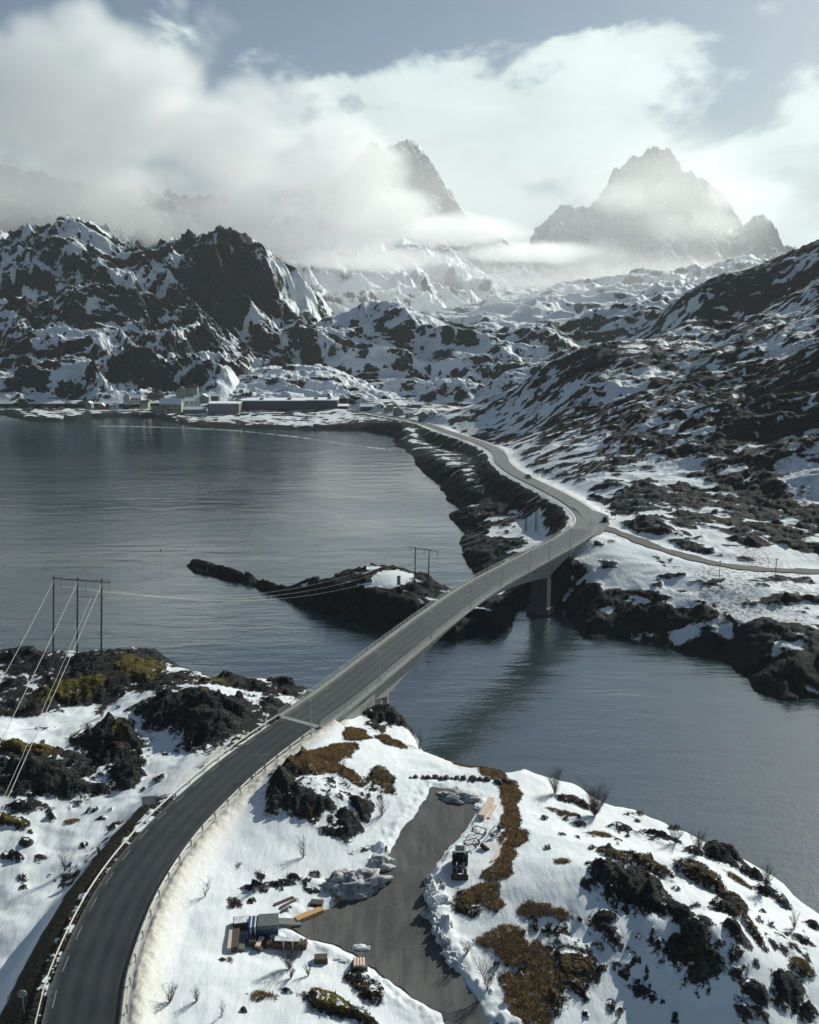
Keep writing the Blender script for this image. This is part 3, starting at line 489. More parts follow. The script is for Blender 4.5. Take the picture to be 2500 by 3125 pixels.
def far_h(x, y, full=True):
    shp = x.shape; x = x.ravel(); y = y.ravel(); h = far_tps(x, y)
    dist, side, rz, s = line_near(x, y, FAR_ROAD); td, ts, tz, t_s = line_near(x, y, TRACK[::2])
    free = sstep(5, 26, dist) * sstep(4, 16, td); vill = sstep(700, 760, y) * sstep(60, -40, x)
    isl = (x < 34) & (y < 330); rough = far_rough(x, y, h)
    h = h + rough * free * (1 - .8 * vill) * np.where(isl, .5, 1)
    w = sstep(HW + 1.2, HW + 11, dist); h = (rz - .25) * (1 - w) + h * w
    w2 = sstep(4.2, 11, td); h = (tz - .22) * (1 - w2) + h * w2
    sd = poly_sd(x, y, far_shore); sdn = sd + fbm(x, y, 16, 4, 141) * np.clip(.9 + y * .006, 1, 5)
    kk = sstep(-1, np.where(isl, 7.0, 11.0), sdn); h = np.where(sdn > 0, np.maximum(h, .8) * kk ** .8 + .25 * sstep(12, 4, sdn), 0) + np.minimum(sdn, 0) * .4 - (1 - kk) * .5
    if not full: return h.reshape(shp)
    # rock field from relief
    c, s_ = cos(R(25)), sin(R(25)); u = x * c - y * s_; v = (x * s_ + y * c) * 1.7
    f = .65 * fbm(u, v, 45, 5, 211, .6) + 1.15 * fbm(u + 5 * fbm(x, y, 12, 2, 9), v, 12, 4, 221, .6) + .02 + .25 * fbm(x, y, 150, 2, 231)
    f = f + .03 * (rough - 1.0)
    def blobs(lst, sign):
        nonlocal f
        for (px, py, rx, ry, rot, wt) in lst:
            cc = far_hit(px, py); k = cc[1] / (FPX * ray(px, py)[1]); e = R(rot); g = 1 / np.clip((HC - cc[2]) / cc[1] + .16, .2, .6)
            dx, dy = (x - cc[0]) / k, -(y - cc[1]) / (k * g); r2 = ((dx * cos(e) + dy * sin(e)) / rx) ** 2 + ((-dx * sin(e) + dy * cos(e)) / ry) ** 2
            f = f + sign * wt * np.exp(-r2)
    blobs(FAR_DARK, .46); blobs(FAR_SNOW, -.9)
    shore = sstep(14, 2, sdn); f = f + np.where(x > 40, .42, .6) * shore
    # bank between shore road and sea is mostly bare
    f = f + .04 * sstep(60, 20, sdn) * (y > 290) * (x > -20) * (x < 75) * (h < 15)
    f = f + np.where(isl, .26 + .35 * sstep(8, 3, sdn), 0) - np.where(isl, .9 * sstep(.06, .26, fbm(x * .6, y, 9, 3, 251)) * sstep(2.6, 5.0, h), 0)
    f = np.where(vill > .3, f - .06 * vill * sstep(6, 16, sdn), f)
    f = f - 1.4 * sstep(HW + 3.5, HW + .5, dist) + .34 * sstep(HW + 2, HW + 5, dist) * sstep(HW + 14, HW + 7, dist) * (side > 0) - .55 * sstep(HW + 10, HW + 3, dist) * (side < 0)
    f = f - .9 * sstep(8, 3, td)
    rk = sstep(-.15, .25, f) * sstep(HW + 2, HW + 7, dist) * sstep(3, 6, td) * sstep(620, 300, y)
    h = h + rk * sstep(-2, 2, sdn) * (fbm(x, y, 12, 3, 401, .5, True) * 1.2 + 1.1 * facet(x + 3 * fbm(x, y, 9, 2, 405), y, 7.5, 406) + .5 * facet(x, y, 2.6, 407))
    fl = {'rock': f, 'veg': np.clip(-.05 + .35 * fbm(x, y, 40, 3, 261), 0, .2), 'moss': np.zeros(x.shape), 'dirt': sstep(HW + 5, HW + .5, dist) * .7}
    return h.reshape(shp), {a: b.reshape(shp) for a, b in fl.items()}
rad = np.concatenate([np.linspace(205, 330, 190)[:-1], np.linspace(330, 560, 260)[:-1], np.linspace(560, 1050, 260)])
X, Y = polar(-17, 37, 640, rad)
Z, fl = far_h(X, Y)
far_mat = terrain_mat('shore_ground', .16, .45, .7, .32, .05, bush=.75, rock_lo=(.005, .007, .008), rock_hi=(.026, .028, .029))
tag(link('far_shore', grid_mesh('far_shore', X, Y, Z, far_mat, fl, keep=Z > -1.2)), kind='structure')
X, Y = polar(-45, -16.9, 200, np.linspace(700, 1050, 120)); Z, fl = far_h(X, Y)
tag(link('village_shore', grid_mesh('village_shore', X, Y, Z, far_mat, fl, keep=Z > -1.2)), kind='structure')
def far_ground(x, y): return float(far_h(np.array([float(x)]), np.array([float(y)]), False)[0])
def on_far(px, py, z0=10.0):
    Ys = np.linspace(205, 1000, 800); P = np.array([at_y(px, py, q) for q in Ys]); k = np.nonzero(far_h(P[:, 0], P[:, 1], False) >= P[:, 2])[0]
    p = P[k[0]] if len(k) else P[-1]; return np.array([p[0], p[1], far_ground(p[0], p[1])])

# ------------------------------------------------------------------ hills and mountains: lofted through traced ridges
def loft(name, rows, nu, nv, mat, rough=(8, 2), scale=(90, 22), seed=0, rockf=None, ext=(0, 0), aniso=(25, 2.0), crest_keep=.35, ridge=.6):
    """rows of (px, py, Y) or (px, py, Y) tuples from foot to back; each row becomes a curve, the surface runs through them"""
    us = np.linspace(0, 1, nu); C = []
    pmin = min(r[0][0] for r in rows); pmax = max(r[-1][0] for r in rows)
    for r in rows:
        r = np.array(r, float); P = np.array([at_y(a, b, c) for a, b, c in r]); t = (r[:, 0] - r[0, 0]) / (r[-1, 0] - r[0, 0])
        tt = np.linspace(0, 1, 400); Q = np.c_[[np.interp(tt, t, P[:, k]) for k in range(3)]].T
        ker = np.hanning(max(3, int(400 / len(r) * (.02 if len(r) > 11 else .35)) | 1)); ker /= ker.sum(); n = len(ker) // 2
        Qs = np.c_[[np.convolve(np.pad(Q[:, k], n, mode='edge'), ker, 'valid') for k in range(3)]].T
        C.append(np.c_[[np.interp(us, tt, Qs[:, k]) for k in range(3)]].T)
    C = np.array(C); nr = len(C); vs_ = np.linspace(0, nr - 1, nv); G = np.zeros((nv, nu, 3))
    for j, v in enumerate(vs_):            # cubic between rows
        i = min(int(v), nr - 2); t = v - i; a = C[max(i - 1, 0)]; b = C[i]; c = C[i + 1]; d = C[min(i + 2, nr - 1)]
        G[j] = .5 * (2 * b + (c - a) * t * .9 + (2 * a - 5 * b + 4 * c - d) * t * t * 1 + (3 * b - a - 3 * c + d) * t ** 3) if 0 < i < nr - 2 else b + (c - b) * t
    X, Y, Z = G[..., 0], G[..., 1], G[..., 2]
    an, st = aniso; c, s = cos(R(an)), sin(R(an)); u = X * c - Y * s; v = (X * s + Y * c) * st
    wx = fbm(X, Y, scale[0], 2, seed + 50) * scale[0] * .35
    nz = ridge * fbm(u + wx, v + wx, scale[0], 6, seed, .5, True) + (1 - ridge) * fbm(X + wx, Y, scale[0] * 1.4, 5, seed + 7)
    n2 = fbm(u + wx * .3, v, scale[1], 4, seed + 13, .55, True)
    gl = fbm(X * 1.0 + wx * .5, Y * .22, scale[1] * 1.5, 4, seed + 77, .5, True)
    nz = (nz - nz.mean()) / nz.std(); n2 = (n2 - n2.mean()) / n2.std(); gl = (gl - gl.mean()) / gl.std(); n2 = .6 * n2 + .7 * gl
    fc = facet(u + wx * .4, v + wx * .4, scale[1] * 1.1, seed + 91) + .5 * facet(X, Y, scale[1] * .45, seed + 92); fc = fc / fc.std(); n2 = .45 * n2 + .9 * fc
    vv = (vs_ / (nr - 1))[:, None] * np.ones((1, nu)); amp = sstep(0, .10, vv)
    Z = Z + amp * (nz * rough[0] + n2 * rough[1])
    dzu = np.gradient(Z, axis=1); dzv = np.gradient(Z, axis=0); du = np.hypot(np.gradient(X, axis=1), np.gradient(Y, axis=1)) + 1e-3; dv = np.hypot(np.gradient(X, axis=0), np.gradient(Y, axis=0)) + 1e-3
    slope = np.hypot(dzu / du, dzv / dv)
    f = rockf(X, Y, Z, slope, vv, us[None] * np.ones_like(X), nz, n2)
    fl = {'rock': f, 'veg': np.full(X.shape, .15), 'moss': np.zeros(X.shape), 'dirt': np.zeros(X.shape)}
    o = link(name, grid_mesh(name, X, Y, Z, mat, fl)); tag(o, kind='structure'); return o
def rf(k_slope, s0, k1, sc1, bias, seed, an=25, st=2.4, dark=()):
    def f(X, Y, Z, slope, vv, uu, nz, n2):
        c, s = cos(R(an)), sin(R(an)); u = X * c - Y * s; v = (X * s + Y * c) * st
        o = k_slope * np.clip(slope - s0, -.6, 1.0) + k1 * fbm(u, v, sc1, 5, seed, .62) + bias + .07 * n2 - .05 * nz
        for (u0, v0, ru, rv, w) in dark: o = o + w * np.exp(-((uu - u0) / ru) ** 2 - ((vv - v0) / rv) ** 2)
        return o
    return f
hill_mat = terrain_mat('hill_rock_snow', .08, .5, .32, .36, .05, rockbump=1.6, bush=.5, rock_lo=(.012, .014, .015), rock_hi=(.060, .062, .062))
mtn_mat = terrain_mat('mountain_rock_snow', .018, .3, .08, .3, .06, rockbump=4.0, rock_lo=(.05, .05, .05), rock_hi=(.18, .18, .175))  # rock colour raised, so part of the haze's paleness is painted in
# snow knoll behind the quay
loft('knoll', [[(560, 1245, 835), (800, 1262, 815), (1000, 1262, 820), (1330, 1262, 815)], [(600, 1195, 890), (850, 1180, 880), (1050, 1195, 870), (1310, 1248, 850)], [(600, 1165, 935), (700, 1140, 940), (850, 1118, 945), (920, 1112, 950), (1010, 1125, 950), (1120, 1170, 935), (1200, 1205, 915), (1290, 1245, 900)], [(640, 1180, 1040), (900, 1150, 1060), (1100, 1190, 1040), (1290, 1245, 1000)]],
     260, 150, hill_mat, (1.8, .8), (60, 18), 5, rf(.35, .25, 1.1, 30, -.42, 6, 10, 1.8))
# left massif with the domed cliff
loft('massif', [[(-500, 1235, 840), (0, 1232, 835), (400, 1232, 830), (700, 1225, 850), (850, 1140, 1000), (1020, 1100, 1100)],
    [(-500, 1050, 960), (0, 1040, 960), (300, 1040, 950), (600, 1070, 960), (800, 1040, 1050), (1020, 1020, 1150)],
    [(-500, 880, 1080), (0, 880, 1080), (300, 860, 1080), (560, 900, 1080), (780, 920, 1120), (880, 950, 1160), (1020, 985, 1220)],
    [(-500, 760, 1230), (0, 720, 1220), (120, 690, 1230), (215, 679, 1240), (300, 705, 1240), (400, 755, 1230), (480, 762, 1220), (560, 735, 1210), (630, 715, 1200), (665, 702, 1200), (700, 716, 1200), (790, 765, 1200), (870, 835, 1210), (930, 890, 1220), (1020, 962, 1250)],
    [(-500, 830, 1500), (0, 800, 1500), (500, 850, 1500), (1020, 1000, 1450)]],
    620, 430, hill_mat, (9, 1.7), (130, 40), 31, rf(.40, .95, 1.7, 30, -.13, 32, 60, .7, dark=[(.80, .62, .06, .16, .75), (.74, .55, .04, .2, .35), (.18, .45, .2, .15, .1)]), ridge=.7)
# dark shoulder going up into the cloud behind the massif
loft('cloud_hill', [[(-600, 800, 1830), (0, 800, 1830), (400, 800, 1830), (800, 800, 1952)], [(-600, 640, 2074), (0, 650, 2074), (200, 680, 2074), (500, 700, 2196), (800, 760, 2318)], [(-600, 470, 2440), (0, 500, 2440), (300, 620, 2440), (600, 640, 2562), (1000, 700, 2806)], [(-600, 600, 3172), (0, 600, 3172), (400, 700, 3172), (1000, 760, 3294)]],
     300, 200, hill_mat, (18, 7), (200, 60), 61, rf(.7, .6, .9, 110, -.12, 62, 20, 1.6))
# middle ridge between massif and right-hand hill
loft('middle_ridge', [[(780, 1215, 930), (1000, 1205, 960), (1250, 1240, 900), (1500, 1230, 860), (1750, 1170, 840), (2100, 1080, 900)], [(800, 1090, 1020), (1000, 1090, 1030), (1250, 1120, 1000), (1500, 1110, 980), (1750, 1060, 1000), (2120, 1010, 1020)],
    [(830, 1010, 1100), (960, 990, 1120), (1080, 965, 1130), (1180, 945, 1140), (1300, 960, 1130), (1420, 998, 1120), (1560, 1002, 1120), (1720, 985, 1120), (1900, 958, 1120), (2080, 945, 1120), (2160, 930, 1120)], [(830, 1060, 1350), (1200, 1010, 1350), (1600, 1040, 1350), (2160, 990, 1350)]],
     480, 300, hill_mat, (7, .42), (170, 34), 81, rf(.4, .62, 1.8, 32, -.22, 82, 40, 1.5))
# pale ridge behind, running up to the right
loft('pale_ridge', [[(1150, 1010, 1500), (1500, 1020, 1450), (1900, 1000, 1400), (2300, 930, 1400), (2800, 880, 1400)], [(1250, 985, 1800), (1500, 950, 1750), (1800, 925, 1700), (2100, 900, 1700), (2400, 850, 1700), (2800, 760, 1700)], [(1300, 985, 2000), (1400, 962, 2050), (1520, 908, 2100), (1650, 895, 2150), (1800, 868, 2200), (1950, 848, 2200), (2100, 828, 2250), (2250, 800, 2300), (2400, 788, 2300), (2800, 700, 2300)], [(1300, 1000, 2500), (2000, 900, 2600), (2800, 800, 2600)]],
     420, 220, mtn_mat, (11, .7), (260, 50), 91, rf(.4, .65, 1.4, 90, -.38, 92, 30, 1.8))
# snowy valley mountain under the cloud
loft('valley_mountain', [[(700, 1000, 1800), (1000, 1000, 1800), (1300, 1000, 1900), (1560, 950, 2200)], [(760, 900, 2100), (1000, 880, 2150), (1250, 900, 2200), (1500, 900, 2400)], [(800, 850, 2500), (920, 790, 2600), (1040, 735, 2700), (1130, 760, 2700), (1250, 745, 2800), (1380, 790, 2800), (1470, 850, 2800), (1540, 890, 2800)], [(800, 830, 3300), (1200, 800, 3400), (1560, 890, 3300)]],
     380, 240, mtn_mat, (24, 1.4), (340, 90), 101, rf(.5, .9, 1.2, 120, -.50, 102, 20, 1.5))
# the pointed peak in the cloud
loft('pointed_peak', [[(700, 900, 4059), (1200, 880, 4059), (1700, 870, 4059)], [(800, 650, 4690), (1150, 560, 4690), (1320, 640, 4690), (1600, 800, 4620)], [(850, 640, 5180), (1050, 560, 5180), (1120, 470, 5110), (1150, 455, 5110), (1180, 480, 5040), (1210, 455, 4970), (1245, 438, 4970), (1280, 470, 4970), (1330, 530, 4970), (1370, 600, 4970), (1410, 660, 4970), (1600, 800, 5040)], [(900, 800, 6020), (1250, 700, 6020), (1600, 900, 5880)]],
     360, 240, mtn_mat, (22, 7), (260, 70), 121, rf(.6, 1.0, 1.1, 130, -.2, 122, 60, 2.5))
# the broad craggy peak on the right
loft('craggy_peak', [[(1550, 930, 5040), (1900, 930, 5040), (2300, 930, 5040), (2700, 930, 5160)], [(1600, 800, 5520), (1800, 780, 5520), (2000, 790, 5520), (2200, 800, 5520), (2420, 830, 5520), (2700, 900, 5520)], [(1640, 700, 5880), (1850, 660, 5880), (2000, 640, 5880), (2150, 680, 5880), (2300, 720, 5880), (2400, 790, 5880), (2700, 900, 5880)],
    [(1640, 800, 6120), (1680, 690, 6120), (1700, 668, 6120), (1760, 660, 6120), (1830, 610, 6120), (1870, 545, 6120), (1930, 505, 6120), (1965, 490, 6120), (1978, 472, 6120), (1992, 480, 6120), (2010, 474, 6120), (2042, 474, 6120), (2065, 500, 6120), (2110, 545, 6120), (2150, 560, 6120), (2200, 600, 6120), (2250, 670, 6120), (2270, 690, 6120), (2300, 665, 6120), (2345, 705, 6120), (2370, 760, 6120), (2385, 790, 6120), (2700, 900, 6120)], [(1640, 900, 7200), (2000, 760, 7200), (2700, 950, 7200)]],
     460, 300, mtn_mat, (40, 11), (330, 80), 141, rf(.8, 1.05, 1.2, 150, -.42, 142, 60, 2.2))

# ------------------------------------------------------------------ air and cloud
def volmat(name, density, col, an):
    m = bpy.data.materials.new(name); m.use_nodes = True; t = m.node_tree; t.nodes.clear()
    p = t.nodes.new('ShaderNodeVolumePrincipled'); o = t.nodes.new('ShaderNodeOutputMaterial'); t.links.new(p.outputs[0], o.inputs['Volume'])
    p.inputs['Density'].default_value = density; p.inputs['Color'].default_value = (*col, 1); p.inputs['Anisotropy'].default_value = an; return m
hz = MB().box((0, 4600, 624), (9000, 9400, 1250)).build('haze', volmat('haze_air', 4.8e-5, (.93, .97, 1.0), .2)); tag(hz, kind='stuff')
def cloud(name, blobs, depth, res, density, nscale, namp, gain, soft=.25, pad=.25, an=.45):
    me = bpy.data.meshes.new(name); o = link(name, me); tag(o, kind='stuff')
    gt = bpy.data.node_groups.new(name, 'GeometryNodeTree'); gt.interface.new_socket('Geometry', in_out='OUTPUT', socket_type='NodeSocketGeometry'); T = NT(gt)
    out = T.n('NodeGroupOutput'); vc = T.n('GeometryNodeVolumeCube'); pos = T.n('GeometryNodeInputPosition').outputs[0]
    E_ = []
    for (px, py, Yd, rx, ry) in blobs:
        c = at_y(px, py, Yd); k = Yd / (FPX * ray(px, py)[1]); E_.append((c, (rx * k, depth, ry * k)))
    lo = np.min([c - np.array(r) * (1 + pad) for c, r in E_], 0); hi = np.max([c + np.array(r) * (1 + pad) for c, r in E_], 0)
    vc.inputs['Min'].default_value = lo; vc.inputs['Max'].default_value = hi
    n = np.maximum(8, ((hi - lo) / res).astype(int))
    for k, a in enumerate('XYZ'): vc.inputs['Resolution ' + a].default_value = int(n[k])
    f = None
    for c, r in E_:
        q = T.vm('LENGTH', T.vm('DIVIDE', T.vm('SUBTRACT', pos, tuple(c)), tuple(r))); s_ = T.m('SUBTRACT', 1.0, q)
        f = s_ if f is None else T.m('SMOOTH_MAX', f, s_, soft)
    nz = T.noise(T.vm('MULTIPLY', pos, (1, 1, 1.25)), nscale, 7, .58, .3)
    d = T.m('MULTIPLY', T.m('ADD', f, T.m('MULTIPLY', T.m('SUBTRACT', nz, .5), namp)), gain, clamp=True)
    gt.links.new(d, vc.inputs['Density']); sm = T.n('GeometryNodeSetMaterial'); gt.links.new(vc.outputs[0], sm.inputs[0])
    m = volmat(name + '_vapour', density, (.999, .999, .999), an); sm.inputs['Material'].default_value = m; me.materials.append(m)
    gt.links.new(sm.outputs[0], out.inputs[0]); o.modifiers.new('vapour', 'NODES').node_group = gt; return o
cloud('cloud_bank', [(-350, 380, 1950, 480, 260), (120, 330, 1950, 330, 240), (430, 300, 1950, 280, 250), (320, 130, 1950, 170, 110), (700, 420, 1950, 300, 190), (980, 520, 1950, 250, 150), (1130, 645, 1950, 215, 90), (1360, 705, 1950, 260, 48), (1600, 772, 1950, 230, 28), (250, 560, 1950, 520, 100), (760, 630, 1950, 380, 75), (1080, 720, 1950, 240, 45), (300, 690, 1950, 620, 85), (760, 720, 1950, 420, 75), (-300, 660, 1950, 500, 90), (1120, 790, 2050, 300, 40)],
      140, (10, 12, 7), .011, .0056, 2.3, 3.0, soft=.2)
cloud('peak_mist', [(1930, 600, 5000, 120, 50), (2150, 690, 5000, 170, 50), (1800, 780, 4800, 240, 45), (2280, 600, 5300, 120, 45)], 260, (20, 40, 12), .0034, .0042, 3.2, 1.4)
cloud('valley_mist', [(1350, 830, 2500, 420, 60), (1700, 860, 2700, 420, 55), (2050, 830, 3200, 380, 50), (1950, 690, 4300, 520, 250), (2050, 560, 4700, 300, 170), (1300, 620, 3600, 330, 230)], 420, (40, 60, 24), .0012, .0020, .9, 1.5, soft=.3)
cloud('ridge_mist', [(950, 880, 1750, 420, 110), (1450, 900, 1700, 520, 90), (2050, 860, 1800, 520, 80)], 260, (30, 40, 16), .0009, .0030, .7, 1.5, soft=.3)
# ------------------------------------------------------------------ roads
def asphalt_mat(name, col, rough, streak=.25):
    m = bpy.data.materials.new(name); m.use_nodes = True; T = NT(m.node_tree); b = T.N['Principled BSDF']
    g = T.n('ShaderNodeNewGeometry').outputs['Position']; off = T.attr('across')
    wheel = T.m('ADD', T.m('MULTIPLY', T.m('COSINE', T.m('MULTIPLY', off, 3.4)), .5), .5)
    n = T.noise(g, .25, 5, .6); n2 = T.noise(g, 9.0, 3, .7); n3 = T.noise(T.vm('MULTIPLY', g, (1, 1, 1)), 1.6, 4, .6)
    f = T.m('ADD', T.m('ADD', T.m('MULTIPLY', T.m('SUBTRACT', n, .5), .7), T.m('MULTIPLY', T.m('SUBTRACT', n2, .5), .5)), T.m('ADD', T.m('MULTIPLY', T.m('SUBTRACT', wheel, .5), streak), T.m('MULTIPLY', T.m('SUBTRACT', n3, .5), .35)))
    s = T.vm('SCALE', tuple(col)); T.L.new(T.m('ADD', 1.0, f), s.node.inputs['Scale'])
    edge = T.ramp(T.m('ADD', T.m('ABSOLUTE', off), T.m('MULTIPLY', T.m('SUBTRACT', n3, .5), 1.0)), 3.3, 4.2)
    T.L.new(T.mix(T.m('MULTIPLY', edge, .55), s, (.20, .18, .15)), b.inputs['Base Color'])
    T.L.new(T.ramp(n, .3, .7, rough - .05, rough + .08), b.inputs['Roughness']); T.L.new(T.bump(n2, .25, .01), b.inputs['Normal'])
    MAT[name] = m; return m
asph_near = asphalt_mat('dark_asphalt', (.026, .029, .032), .52, .5); asph_bridge = asphalt_mat('bridge_asphalt', (.062, .064, .062), .44, .4); asph_far = asphalt_mat('dusty_asphalt', (.13, .13, .122), .46, .3)
M_MARK = pmat('marking_paint', (.19, .195, .19), .7, nscale=3, namp=.5); M_STEEL = pmat('galvanised_steel', (.42, .43, .43), .42, .75, 2, .2); M_RAIL = pmat('rail_steel', (.30, .30, .29), .55, .3, 2, .25)
M_CONC = pmat('concrete', (.30, .30, .285), .85, nscale=.5, namp=.22, bump=.4); M_PCONC = pmat('shaded_pier_concrete', (.06, .065, .065), .85, nscale=.5, namp=.25, bump=.4); M_DCONC = pmat('wet_concrete', (.10, .105, .105), .7, nscale=.4, namp=.3, bump=.4)  # the pier's concrete has its backlit shade put into a darker colour
def strip(s0, s1, offs, dz, step=1.0, drop=None):
    ss = np.arange(s0, s1 + 1e-6, step); P = np.array([[road_at(s, o, dz)[0] for o in offs] for s in ss]); return P[..., 0], P[..., 1], P[..., 2], np.tile(np.array(offs)[None], (len(ss), 1)) * 1.0
def road_strip(name, s0, s1, mat, w=HW, dz=0.0, parent=None):
    X, Y, Z, O = strip(s0, s1, [w, w * .5, 0, -w * .5, -w], dz)
    return link(name, grid_mesh(name, X, Y, Z, mat, {'across': O}), parent)
road = tag(road_strip('road', 0, S_ABUT1 - .02, asph_near), kind='structure')
road_b = tag(road_strip('bridge_roadway', S_ABUT1, S_ABUT2, asph_bridge, 4.1), kind='structure')
road_f = tag(road_strip('shore_road', S_ABUT2 + .02, RS[-1] - 1, asph_far, 3.8), kind='structure')
# widened mouth of the junction
jm = [at_z(*p)[:2] for p in [(1745, 1546, 17.5), (1800, 1556, 17.7), (1848, 1570, 17.8), (1862, 1600, 17.8), (1835, 1628, 17.9), (1800, 1640, 18), (1800, 1600, 18)]]
mb = MB(); mb.add([(x, y, 17.93) for x, y in jm], [tuple(range(len(jm)))[::-1]]); jo = mb.build('junction_mouth', asph_far); tag(jo, kind='structure')
# gravel track to the right
tr_mat = pmat('track_gravel', (.105, .10, .092), .9, nscale=.6, namp=.4, bump=.4)
ss = np.r_[0, np.cumsum(np.linalg.norm(np.diff(TRACK[:, :2], axis=0), axis=1))]
tv = []
for i in range(len(TRACK)):
    t = TRACK[min(i + 1, len(TRACK) - 1), :2] - TRACK[max(i - 1, 0), :2]; t /= np.linalg.norm(t); n = np.array([-t[1], t[0]]); ww = 2.4 + .5 * math.sin(i * .7) + .4 * math.sin(i * 1.9)
    tv.append([[*(TRACK[i, :2] + n * o), TRACK[i, 2] + .03] for o in (ww, 0, -ww)])
tv = np.array(tv); tag(link('gravel_track', grid_mesh('gravel_track', tv[..., 0], tv[..., 1], tv[..., 2], tr_mat)), kind='structure')
# painted edge lines: dashes on both sides
k = 0
for s in np.arange(1, S_ABUT1 - 2, 5.0):
    for off, mw in ((3.15, .13),):
        X, Y, Z, O = strip(s, s + 2.4, [off + mw / 2, off - mw / 2], .006, .6); link('edge_line', grid_mesh('edge_line', X, Y, Z, M_MARK), road)
for s in np.arange(S_ABUT1 + 2, S_ABUT2 - 2, 5.0):
    for off in (3.3, -3.3):
        X, Y, Z, O = strip(s, s + 2.4, [off + .06, off - .06], .006, 1.2); link('edge_line', grid_mesh('edge_line', X, Y, Z, M_MARK), road_b)
for px_s in (S_ABUT1,):      # expansion joint
    X, Y, Z, O = strip(px_s - .1, px_s + .1, [4.1, 0, -4.1], .008, .1); link('expansion_joint', grid_mesh('expansion_joint', X, Y, Z, M_DCONC), road_b)
def guardrail(name, s0, s1, off, label, group=None, step=4.0, face=1):
    o0, _ = road_at(s0, off); root = empty(name, o0); tag(root, label, 'guardrail', group)
    prof = [(0, .46), (.045, .50), (.045, .56), (0, .60), (0, .63), (.045, .67), (.045, .73), (0, .77)]
    ss = np.arange(s0, s1 + .01, 1.0); V = []
    for s in ss: V.append([road_at(s, off + face * p[0], p[1] - .02)[0] - o0 for p in prof])
    V = np.array(V); me = grid_mesh('rail', V[..., 0], V[..., 1], V[..., 2], M_RAIL, smooth=False); link('rail', me, root)
    pm = MB().box((0, 0, .15), (.10, .14, 1.15)).mesh('post', M_STEEL)
    for s in np.arange(s0 + .5, s1, step):
        p, a = road_at(s, off - face * .07); q = link('post', pm, root); q.location = p - o0; q.rotation_euler = (0, 0, a)
    return root
guardrail('guardrail', 0.5, S_ABUT1 - 1, 4.35, 'steel guardrail along the dark bank side of the near road', face=-1)
guardrail('guardrail', 0.5, S_ABUT1 - 1, -4.35, 'steel guardrail between the near road and the grit-covered snow', face=1)
guardrail('guardrail', S_ABUT2 + 1, road_s(1519, 1400) if False else S_ABUT2 + 245, 4.25, 'long steel guardrail on the seaward side of the far shore road', face=-1)
guardrail('guardrail', S_ABUT2 + 205, S_ABUT2 + 262, -4.25, 'short steel guardrail on the hill side of the far road bend', face=1)

# ------------------------------------------------------------------ bridge
B0 = road_at(S_ABUT1)[0]; B0 = np.array([B0[0], B0[1], 0.0]); bridge = empty('bridge', B0)
tag(bridge, 'concrete road bridge with haunched girder crossing the strait', 'bridge')
def sweep(name, s0, s1, profile, mat, parent=bridge, step=1.0, closed=True, base=B0):
    """profile(s) -> list of (offset, z below/above the road surface)"""
    ss = np.linspace(s0, s1, max(2, int((s1 - s0) / step) + 1)); rings = [[road_at(s, o, dz)[0] - base for o, dz in profile(s)] for s in ss]; n = len(rings[0]); mb = MB()
    v = [p for r in rings for p in r]; f = [(i * n + k, i * n + (k + 1) % n, (i + 1) * n + (k + 1) % n, (i + 1) * n + k) for i in range(len(ss) - 1) for k in range(n if closed else n - 1)]
    f += [tuple(range(n))[::-1], tuple((len(ss) - 1) * n + k for k in range(n))] if closed else []
    return mb.add(v, f).build(name, mat, parent)
sweep('deck', S_ABUT1 - 1, S_ABUT2 + 3, lambda s: [(4.95, -.02), (4.95, -.42), (3.0, -.62), (-3.0, -.62), (-4.95, -.42), (-4.95, -.02)], M_CONC)
for sg in (1, -1): sweep('kerb', S_ABUT1 - .9, S_ABUT2 + 2.9, lambda s: [(sg * 4.99, .22), (sg * 4.99, -.35), (sg * 4.15, -.03), (sg * 4.15, .20)][::sg], M_CONC)
def gdepth(s):
    def par(a, b, d0, d1): t = (s - a) / (b - a); return d1 + (d0 - d1) * (2 * t - 1) ** 2
    if s < S_PIER1: t = (S_PIER1 - s) / (S_PIER1 - S_ABUT1); return 1.7 + 4.1 * max(0, 1 - t * 1.15) ** 2
    if s > S_PIER2: t = (s - S_PIER2) / (S_ABUT2 - S_PIER2); return 1.8 + 4.6 * max(0, 1 - t) ** 2
    t = (s - S_PIER1) / (S_PIER2 - S_PIER1); return 2.0 + (3.8 + .8 * t) * abs(2 * t - 1) ** 2.0
sweep('girder', S_ABUT1 - .8, S_ABUT2 + 2, lambda s: [(2.75, -.55), (2.55, -.6 - gdepth(s)), (-2.55, -.6 - gdepth(s)), (-2.75, -.55)], M_CONC)
def shaft(name, s, off, wx, wy, z0, z1, mat, taper=1.0):
    p, a = road_at(s, off); c = p - B0; mb = MB(); M = Matrix.Rotation(a, 3, 'Z'); v = []
    for z, k in ((z0, taper), (z1, 1.0)): v += [Vector((c[0], c[1], 0)) + M @ Vector((x * wx / 2 * k, y * wy / 2 * k, z)) for x, y in ((-1, -1), (1, -1), (1, 1), (-1, 1))]
    return mb.add(v, [(3, 2, 1, 0), (4, 5, 6, 7), (0, 1, 5, 4), (1, 2, 6, 5), (2, 3, 7, 6), (3, 0, 4, 7)]).build(name, mat, bridge)
zt1 = road_at(S_PIER1)[0][2] - .5 - gdepth(S_PIER1); zt2 = road_at(S_PIER2)[0][2] - .5 - gdepth(S_PIER2)
for so in (-1.5, 1.5):
    p = road_at(S_PIER1 + so)[0]; shaft('pier_column', S_PIER1 + so, 0, .7, 4.6, -1.0, zt1 + .1, M_CONC)
